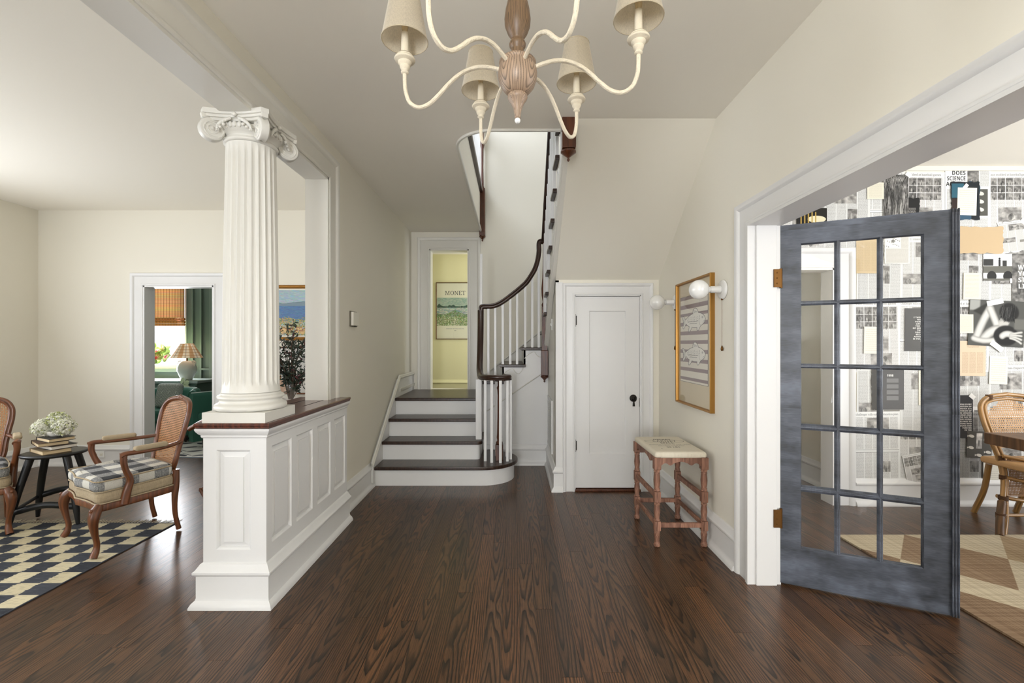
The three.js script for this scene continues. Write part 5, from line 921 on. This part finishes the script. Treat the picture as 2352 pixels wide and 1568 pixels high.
{
  const o = thing('wall_dining_back', 'dining room wall papered with overlapping newspaper pages', 'wall', S);
  mesh('plaster', wallGeo('d', 3.85, 3.97, 1.5, 5.75, 0, 2.9, [[1.85, 2.716, 0, 2.0]]), M.wall, o);
  mesh('picture_rail', box(1.5, 5.62, 2.823, 2.86, 3.835, 3.85), M.wall, o);
  const W = .385, H = .6, g = sheetGeo(W, H); let n = 0;
  const put = (x, y, k, rz = 0) => { const m = mesh('newspaper_sheet', g, NEWSM[k], o); m.position.set(x, y, -(3.8485 - .0007 * (n++ % 5))); m.rotation.z = rz; };
  for (let j = 0; j < 5; j++) for (let i = 0; i < 6; i++) { const x = 3.085 + i * .375 + (j % 2) * .02; if (x > 5.2) continue; put(x, Math.max(.49, 2.515 - j * .545), (i * 2 + j * 3 + 1) % 4 + 1, rr(-.012, .012)); }
  for (let i = 0; i < 4; i++) put(1.75 + i * .36, 2.45, (i + 1) % 4 + 1, rr(-.01, .01));
  put(NX(2222), NY(465), 0, 0); put(NX(2074), NY(782), 0, 0); put(NX(2238), NY(1015), 0, 0);
}
let layer = 0;
// one page taped to the wall; ragged > 0 gives torn edges
function page(label, x0, y0, x1, y1, mat, { ragged = 0, tapes = [], turn = 0, name = 'taped_page', curl = 0, texMap = true } = {}) {
  const w = NX(x1) - NX(x0), h = NY(y0) - NY(y1), o = thing(name, label, 'paper', { pos: [(NX(x0) + NX(x1)) / 2, (NY(y0) + NY(y1)) / 2, 3.8425 - .0012 * (layer++ % 6)] });
  let g;
  if (ragged) {
    const p = []; const edge = (ax, ay, bx, by) => { const n = 14; for (let i = 0; i < n; i++) { const t = i / n, k = rr(-1, 1) * ragged, nx = by - ay, ny = ax - bx, l = Math.hypot(nx, ny); p.push([ax + (bx - ax) * t + nx / l * k, ay + (by - ay) * t + ny / l * k]); } };
    edge(-w / 2, -h / 2, w / 2, -h / 2); edge(w / 2, -h / 2, w / 2, h / 2); edge(w / 2, h / 2, -w / 2, h / 2); edge(-w / 2, h / 2, -w / 2, -h / 2);
    g = extr(p, .0008);
  } else g = clean(new THREE.BoxGeometry(w, h, .0008, curl ? 8 : 1, 1, 1));
  const P = g.attributes.position, uv = g.attributes.uv; for (let i = 0; i < P.count; i++) { uv.setXY(i, P.getX(i) / w + .5, P.getY(i) / h + .5); if (curl) P.setZ(i, P.getZ(i) + curl * Math.max(0, -P.getY(i) / h) * Math.max(0, P.getX(i) / w + .5)); }
  g.computeVertexNormals(); o.rotation.z = turn; mesh('sheet', g, mat, o);
  for (const [tx, ty, tw, th, ta] of tapes) { const t = mesh('tape', new THREE.BoxGeometry(tw, th, .0006), M.tape, o); t.position.set(tx * w, ty * h, .0012); t.rotation.z = ta; }
  return o;
}
const typed = (bg, fg, dense = 11) => std({ map: canvasTex(256, 360, (c, w, h) => { c.fillStyle = bg; c.fillRect(0, 0, w, h); lines(c, 26, 30, w - 52, h - 70, dense, fg); }), roughness: .9, side: THREE.DoubleSide });
const cream = typed('#e6e0cd', 'rgba(120,112,96,.22)', 18), cream2 = typed('#e9e5d8', 'rgba(120,112,96,.16)', 28);
const drawn = (w, h, f) => std({ map: canvasTex(w, h, f), roughness: .85, side: THREE.DoubleSide });
const treePhoto = drawn(300, 420, (c, w, h) => { photo(c, 0, 0, w, h, 30); c.strokeStyle = '#2b2926'; for (let k = 0; k < 40; k++) { c.lineWidth = rr(1, 6); c.beginPath(); const x = rr(0, w); c.moveTo(x, h); c.bezierCurveTo(x + rr(-40, 40), h * .6, x + rr(-90, 90), h * .3, x + rr(-120, 120), 0); c.stroke(); } });
const blackText = drawn(300, 200, (c, w, h) => { c.fillStyle = '#1d1c1b'; c.fillRect(0, 0, w, h); lines(c, 30, 70, 105, 110, 8, 'rgba(220,216,208,.75)'); lines(c, 160, 70, 105, 110, 8, 'rgba(220,216,208,.75)'); });
const teal = drawn(300, 400, (c, w, h) => { c.fillStyle = '#1b2226'; c.fillRect(0, 0, w, h); c.fillStyle = '#2f5f70'; c.fillRect(0, 20, 130, 150); c.fillStyle = '#32241f'; c.fillRect(0, 180, 90, 150); c.fillStyle = '#37566b'; c.fillRect(40, 340, 170, 60); });
const quote = drawn(260, 520, (c, w, h) => { c.fillStyle = '#39393b'; c.fillRect(0, 0, w, h); c.fillStyle = '#e9e7e2'; c.font = 'bold 24px sans-serif'; c.textAlign = 'right'; ['I THINK EVERY', 'NOTION OF', 'FOREVER IS A', 'OPINION OF', 'THE SINGERS', 'OF SONGS AND', 'THE DAY OF', 'YOUR GOING', 'BELONGS TO', 'ANYONE WHO', 'IS YOUNG AND', 'FOREVER', 'IN THE', 'SUN'].forEach((s, i) => c.fillText(s, w - 14, 120 + i * 26, w - 40)); });
const nine = drawn(240, 440, (c, w, h) => { c.fillStyle = '#454548'; c.fillRect(0, 0, w, h); c.fillStyle = '#efeeea'; c.font = 'bold 34px sans-serif'; c.fillText('1998', 50, 90); for (let i = 0; i < 4; i++) { c.fillStyle = 'rgba(150,150,150,.6)'; c.fillRect(50, 110 + i * 62, 130, 44); } });
const cross = drawn(380, 520, (c, w, h) => { c.fillStyle = '#e6e3da'; c.fillRect(0, 0, w, h); const n = 15, s = 14, x0 = 24, y0 = 30; for (let j = 0; j < n; j++) for (let i = 0; i < n; i++) { const d = Math.abs(i - 7) + Math.abs(j - 7), b = d < 3 || ((i * 5 + j * 3) % 13 === 0 && d > 3) || (i === 7 && d < 6 && d > 3 && j % 2); c.fillStyle = b ? '#3a3833' : '#f0ede5'; c.fillRect(x0 + i * s, y0 + j * s, s - 1.5, s - 1.5); } lines(c, 250, 30, 110, 230, 8); lines(c, 24, 265, 335, 235, 8); });
const stage = drawn(420, 360, (c, w, h) => { c.fillStyle = '#dcdcda'; c.fillRect(0, 0, w, h); c.fillStyle = '#3c3c3a'; c.fillRect(0, 70, 130, 90); c.fillRect(250, 90, 55, 80); c.fillStyle = '#232323'; c.fillRect(198, 80, 26, 85); c.beginPath(); c.arc(211, 66, 13, 0, 7); c.fill(); c.fillStyle = '#6b6a62'; c.fillRect(0, 165, w, 90); c.fillStyle = '#2e2e2c'; c.beginPath(); c.ellipse(110, 300, 62, 70, 0, 0, 7); c.fill(); c.beginPath(); c.ellipse(320, 300, 62, 70, 0, 0, 7); c.fill(); c.fillStyle = '#6b6a62'; c.fillRect(0, 330, w, 30); });
const story = drawn(320, 640, (c, w, h) => { photo(c, 0, 0, w, h, 40); c.fillStyle = '#f1f0ec'; c.font = 'bold 78px sans-serif'; ["WHAT'S", 'YOUR', 'STORY', 'LIKE'].forEach((s, i) => c.fillText(s, 60, 190 + i * 76, 250)); });
const figure = drawn(640, 520, (c, w, h) => {
  c.fillStyle = '#53534f'; c.fillRect(0, 0, w, h); c.filter = 'blur(7px)'; c.fillStyle = '#a5a5a0'; c.fillRect(0, 0, 120, 120); c.fillStyle = '#33332f'; c.beginPath(); c.moveTo(40, 130); c.lineTo(220, 20); c.lineTo(200, 200); c.fill();
  const limb = (wd, ...p) => { c.lineCap = c.lineJoin = 'round'; for (const [k, s] of [['#8f8d88', 1], ['#bdbbb5', .78], ['#d6d4ce', .5]]) { c.strokeStyle = k; c.lineWidth = wd * s; c.beginPath(); c.moveTo(...p[0]); for (let i = 1; i < p.length; i++) c.quadraticCurveTo(...p[i]); c.stroke(); } };
  limb(92, [95, 430], [150, 240, 235, 100]); limb(84, [235, 95], [290, 200, 330, 300]); limb(104, [180, 440], [260, 330, 345, 330]); limb(60, [60, 440], [170, 480, 300, 450]);
  c.fillStyle = '#c3c0b9'; c.beginPath(); c.ellipse(405, 240, 58, 80, .4, 0, 7); c.fill(); c.fillStyle = '#232221'; c.beginPath(); c.ellipse(455, 130, 112, 105, .35, 0, 7); c.fill(); c.beginPath(); c.ellipse(430, 395, 140, 115, 0, 0, 7); c.fill(); c.fillStyle = '#6d6c66'; c.fillRect(520, 200, 120, 120);
  c.filter = 'blur(2px)'; for (let i = 0; i < 60; i++) { c.strokeStyle = i % 3 ? '#111' : '#6d6c69'; c.lineWidth = 3; c.beginPath(); const x = rr(370, 530); c.moveTo(x, rr(40, 120)); c.quadraticCurveTo(x + rr(-20, 20), 150, x + rr(-40, 30), rr(170, 245)); c.stroke(); }
  c.filter = 'blur(5px)'; limb(76, [390, 400], [440, 350, 520, 395]); for (let i = 0; i < 4; i++) limb(22, [480, 380 + i * 14], [540, 360 + i * 22, 610, 350 + i * 42]); c.filter = 'none';
});
const peach = drawn(300, 400, (c, w, h) => { c.fillStyle = '#dcc7ab'; c.fillRect(0, 0, w, h); c.fillStyle = 'rgba(120,85,55,.7)'; c.font = '17px serif'; c.textAlign = 'center'; c.fillText('Zur Volkskunst in', w / 2, 50); c.fillText('vergangener Zeit', w / 2, 72); for (let k = 0; k < 3; k++) lines(c, 24 + k * 86, 130, 74, 240, 8, 'rgba(130,95,65,.4)'); });
const tan = drawn(300, 400, (c, w, h) => { c.fillStyle = '#cfb890'; c.fillRect(0, 0, w, h); for (let k = 0; k < 3; k++) lines(c, 14 + k * 95, 60, 84, 320, 8, 'rgba(130,100,60,.35)'); });
const fishes = drawn(300, 320, (c, w, h) => { c.fillStyle = '#55534e'; c.fillRect(0, 0, w, h); c.fillStyle = '#d8d4ca'; for (const [x, y] of [[50, 60], [50, 200], [150, 290], [250, 100], [260, 250]]) { c.beginPath(); c.ellipse(x, y, 34, 18, .2, 0, 7); c.fill(); c.beginPath(); c.moveTo(x - 30, y); c.lineTo(x - 52, y - 14); c.lineTo(x - 52, y + 14); c.fill(); } photo(c, 110, 20, 70, 190, -40); });
const goldPhoto = drawn(300, 180, (c, w, h) => { c.fillStyle = '#1a160f'; c.fillRect(0, 0, w, h); c.fillStyle = '#e2d9b8'; c.beginPath(); c.ellipse(200, 110, 90, 34, 0, 0, 7); c.fill(); c.fillStyle = '#b79a4e'; for (let i = 0; i < 5; i++) c.fillRect(40 + i * 36, 40, 12, 120); });
const T1 = [0, .48, .05, .03, .2];
page('torn black page with small white text above the French door', 2038, 455, 2110, 520, blackText, { ragged: .006, tapes: [[-.42, .44, .05, .03, .6]] });
page('dark photograph of bare trees taped near the ceiling', 2027, 402, 2085, 500, treePhoto, { tapes: [[.5, .5, .05, .035, -.6]] });
page('plain cream note beside the tree photograph', 1990, 420, 2028, 458, cream);
page('torn blue and black page taped high beside the door edge', 2183, 418, 2247, 505, teal, { ragged: .007 });
page('cream typed sheet taped over the blue and black page', 2196, 432, 2240, 495, cream2, { turn: -.03, tapes: [[-.1, .54, .05, .03, .9]] });
page('torn blank tan cardboard strip right of the door', 2196, 522, 2300, 582, std({ color: '#c9b08c', roughness: .9 }), { ragged: .007 });
page('torn newspaper corner hanging beside the tan cardboard', 2292, 508, 2372, 578, NEWSM[3], { ragged: .008, turn: .12, tapes: [[.3, .42, .08, .045, -.7]] });
page('grey photograph of a person standing on a stage', 2256, 583, 2330, 645, stage, { ragged: .003, tapes: [[.42, -.5, .05, .04, 0]] });
page('dark photograph lettered YOUR STORY at the photo edge', 2322, 583, 2392, 705, story);
page('cream sheet below the tan cardboard next to stage photograph', 2210, 627, 2250, 688, cream, { turn: -.02 });
page('large black and white photograph of embracing figure with dark hair', 2222, 690, 2350, 795, figure, { turn: -.05, tapes: [[-.05, .46, .14, .045, .25], [.02, -.5, .12, .045, -.6]] });
page('small cream note overlapping the large figure photograph', 2200, 722, 2232, 765, cream);
page('peach printed page below the figure photograph', 2203, 783, 2262, 863, peach, { turn: -.01, tapes: [[-.1, .5, .04, .03, 0]] });
page('white blank sheet right of the peach page', 2270, 818, 2312, 882, cream2, { turn: -.03 });
page('charcoal page of white capitals beside the rattan chair', 2178, 907, 2232, 1005, quote, { tapes: [[.47, .47, .05, .035, -.7]] });
page('charcoal page of white capitals seen through the glass', 2076, 708, 2140, 806, quote, { turn: -.01 });
page('dark page of pale fishes behind the rattan chair', 2218, 990, 2275, 1050, fishes, { turn: -.04 });
page('cream sheet low on the wall above the baseboard', 2255, 1045, 2300, 1108, cream2);
page('crossword page seen through the upper glass panes', 2030, 536, 2088, 606, cross, { ragged: .002 });
page('tan printed page left of the crossword', 1965, 545, 2016, 628, tan);
page('charcoal page headed 1998 seen through the door', 2024, 845, 2074, 940, nine);
page('torn black strip beside the page headed 1998', 2000, 845, 2016, 940, std({ color: '#23211f', roughness: .8 }), { ragged: .006 });
page('white note seen through the middle glass panes', 1982, 750, 2018, 812, cream2, { turn: -.02 });
page('curling newspaper corner above the baseboard behind glass', 2075, 1040, 2130, 1106, NEWSM[4], { curl: .05, turn: .2 });
page('black and gold photograph above the hinge side of the French door', 1828, 478, 1898, 520, goldPhoto);
page('long cream sheet seen through the right glass panes', 2108, 850, 2135, 930, cream);
// jute rug
{
  const x0 = 2.3, x1 = 5.0, d0 = .3, d1 = 3.22, t = canvasTex(1080, 1168, (c, w, h) => {
    c.fillStyle = '#cdbfa3'; c.fillRect(0, 0, w, h); const nx = 4, ny = 4, cw = w / nx, ch = h / ny;
    for (let j = -1; j <= ny; j++) for (let i = -1; i <= nx; i++) { c.fillStyle = ['#8f7459', '#a68d6c', '#846a50'][(i + j + 6) % 3]; c.beginPath(); const cx = i * cw + (j % 2 ? cw / 2 : 0) + cw * .2, cy = j * ch + ch / 2; c.moveTo(cx, cy - ch * .5); c.lineTo(cx + cw * .5, cy); c.lineTo(cx, cy + ch * .5); c.lineTo(cx - cw * .5, cy); c.fill(); }
    for (let j = 0; j < h; j += 3) { c.fillStyle = `rgba(${rnd() > .5 ? '255,240,210' : '70,45,20'},.13)`; c.fillRect(0, j, w, 1.5); } for (let i = 0; i < w; i += 3) { c.fillStyle = `rgba(${rnd() > .5 ? '255,240,210' : '70,45,20'},.13)`; c.fillRect(i, 0, 1.5, h); }
  });
  const g = box(x0, x1, .001, .012, d0, d1), p = g.attributes.position, uv = g.attributes.uv; for (let i = 0; i < p.count; i++) uv.setXY(i, (p.getX(i) - x0) / (x1 - x0), (p.getZ(i) + d1) / (d1 - d0));
  single('jute_rug', 'tan and brown diamond jute rug under the dining table', 'rug', g, std({ map: t, roughness: .95, bumpMap: linenTex, bumpScale: .001 }));
}
{
  const o = thing('dining_table', 'thick brown wooden dining table at the right edge', 'table');
  const wood = std({ color: '#7a5636', map: grain, roughness: .45 });
  mesh('table_top', box(3.21, 4.25, .685, .76, 1.0, 3.1, .006), wood, o); for (const x of [3.6, 3.9]) for (const d of [1.5, 2.6]) mesh('leg', box(x - .05, x + .05, .012, .69, d - .05, d + .05, .005), wood, o); settle(o);
}
{
  const o = thing('rattan_chair', 'woven rattan dining chair with wrapped cane legs behind the table', 'chair', { pos: [3.9, .0, 3.48] });
  // local x across, z towards the viewer; hourglass back legs
  const outer = (s, k) => [V(s * (.44 - k), .003, .25), V(s * (.35 - k), .12, .18), V(s * (.265 - k * .6), .24, .11), V(s * (.21 - k * .6), .36, .06), V(s * (.215 - k), .5, .03), V(s * (.238 - k), .62, -.0), V(s * (.25 - k), .78, -.05), V(s * (.236 - k), .88, -.08), V(s * (.165 - k * .7), .94 - k * .8, -.1), V(0, .965 - k, -.11)];
  for (const k of [0, .034]) for (const s of [-1, 1]) mesh('back_pole', tube(outer(s, k), k ? .013 : .017, { n: 50, seg: 8 }), M.rattan, o);
  for (const s of [-1, 1]) mesh('leg', tube([V(s * .45, .003, .26), V(s * .37, .11, .19), V(s * .3, .2, .135)], .026, { seg: 9 }), std({ color: '#7a5630', map: grain, roughness: .5 }), o);
  for (const s of [-1, 1]) mesh('leg', tube([V(s * .17, .003, -.2), V(s * .16, .2, -.13), V(s * .16, .42, -.09)], .02, { seg: 8 }), M.rattan, o);
  const wv = (v) => v < .36 ? .19 + (.36 - v) * .3 : v < .5 ? .185 + (v - .36) * .06 : v < .78 ? .193 + (v - .5) * .11 : .224 - Math.pow(v - .78, 2) * 8;
  const B = (u, v) => V(u, v, v > .5 ? .03 - (v - .5) * .32 : .03 + (.5 - v) * .25);
  mesh('woven_back', weave(-.26, .26, .56, .93, (u, v) => v > .56 && v < .93 - u * u * 1.2 && Math.abs(u) < wv(v) - .02, B, .0165, .008, false), M.rattanWeave, o);
  mesh('woven_apron', weave(-.3, .3, .24, .5, (u, v) => v > .22 && v < .5 && Math.abs(u) < wv(v), (u, v) => V(u, v, .06 + (.5 - v) * .12), .011, .0075, false), std({ color: '#8a6338', roughness: .55, side: THREE.DoubleSide }), o);
  mesh('seat', [(() => { const g = new RoundedBoxGeometry(.46, .05, .44, 3, .02); return at(g, 0, .46, .12); })()], M.rattanWeave, o);
  for (const [y, k] of [[.52, .215], [.36, .2], [.22, .26]]) mesh('hoop', tube([V(-k, y, .06), V(-k * .5, y - .02, .1), V(0, y - .03, .11), V(k * .5, y - .02, .1), V(k, y, .06)], .014, { seg: 8 }), M.rattan, o);
  mesh('stretcher', rod(V(-.35, .12, .18), V(.35, .12, .18), .012), M.rattan, o);
  const wrap = []; for (const [x, y, z, r] of [[-.363, .12, .185, .032], [.363, .12, .185, .032], [-.275, .225, .12, .032], [.275, .225, .12, .032], [-.205, .5, .035, .026], [.205, .5, .035, .026], [-.15, .945, -.1, .024], [.15, .945, -.1, .024], [-.215, .36, .06, .022], [.215, .36, .06, .022]]) for (let i = 0; i < 5; i++) wrap.push(new THREE.TorusGeometry(r * .82, .0035, 6, 12).rotateX(PI / 2).translate(x, y + (i - 2) * .007, z));
  mesh('binding', wrap, M.rattanDark, o);
}
renderer.render(scene, camera);
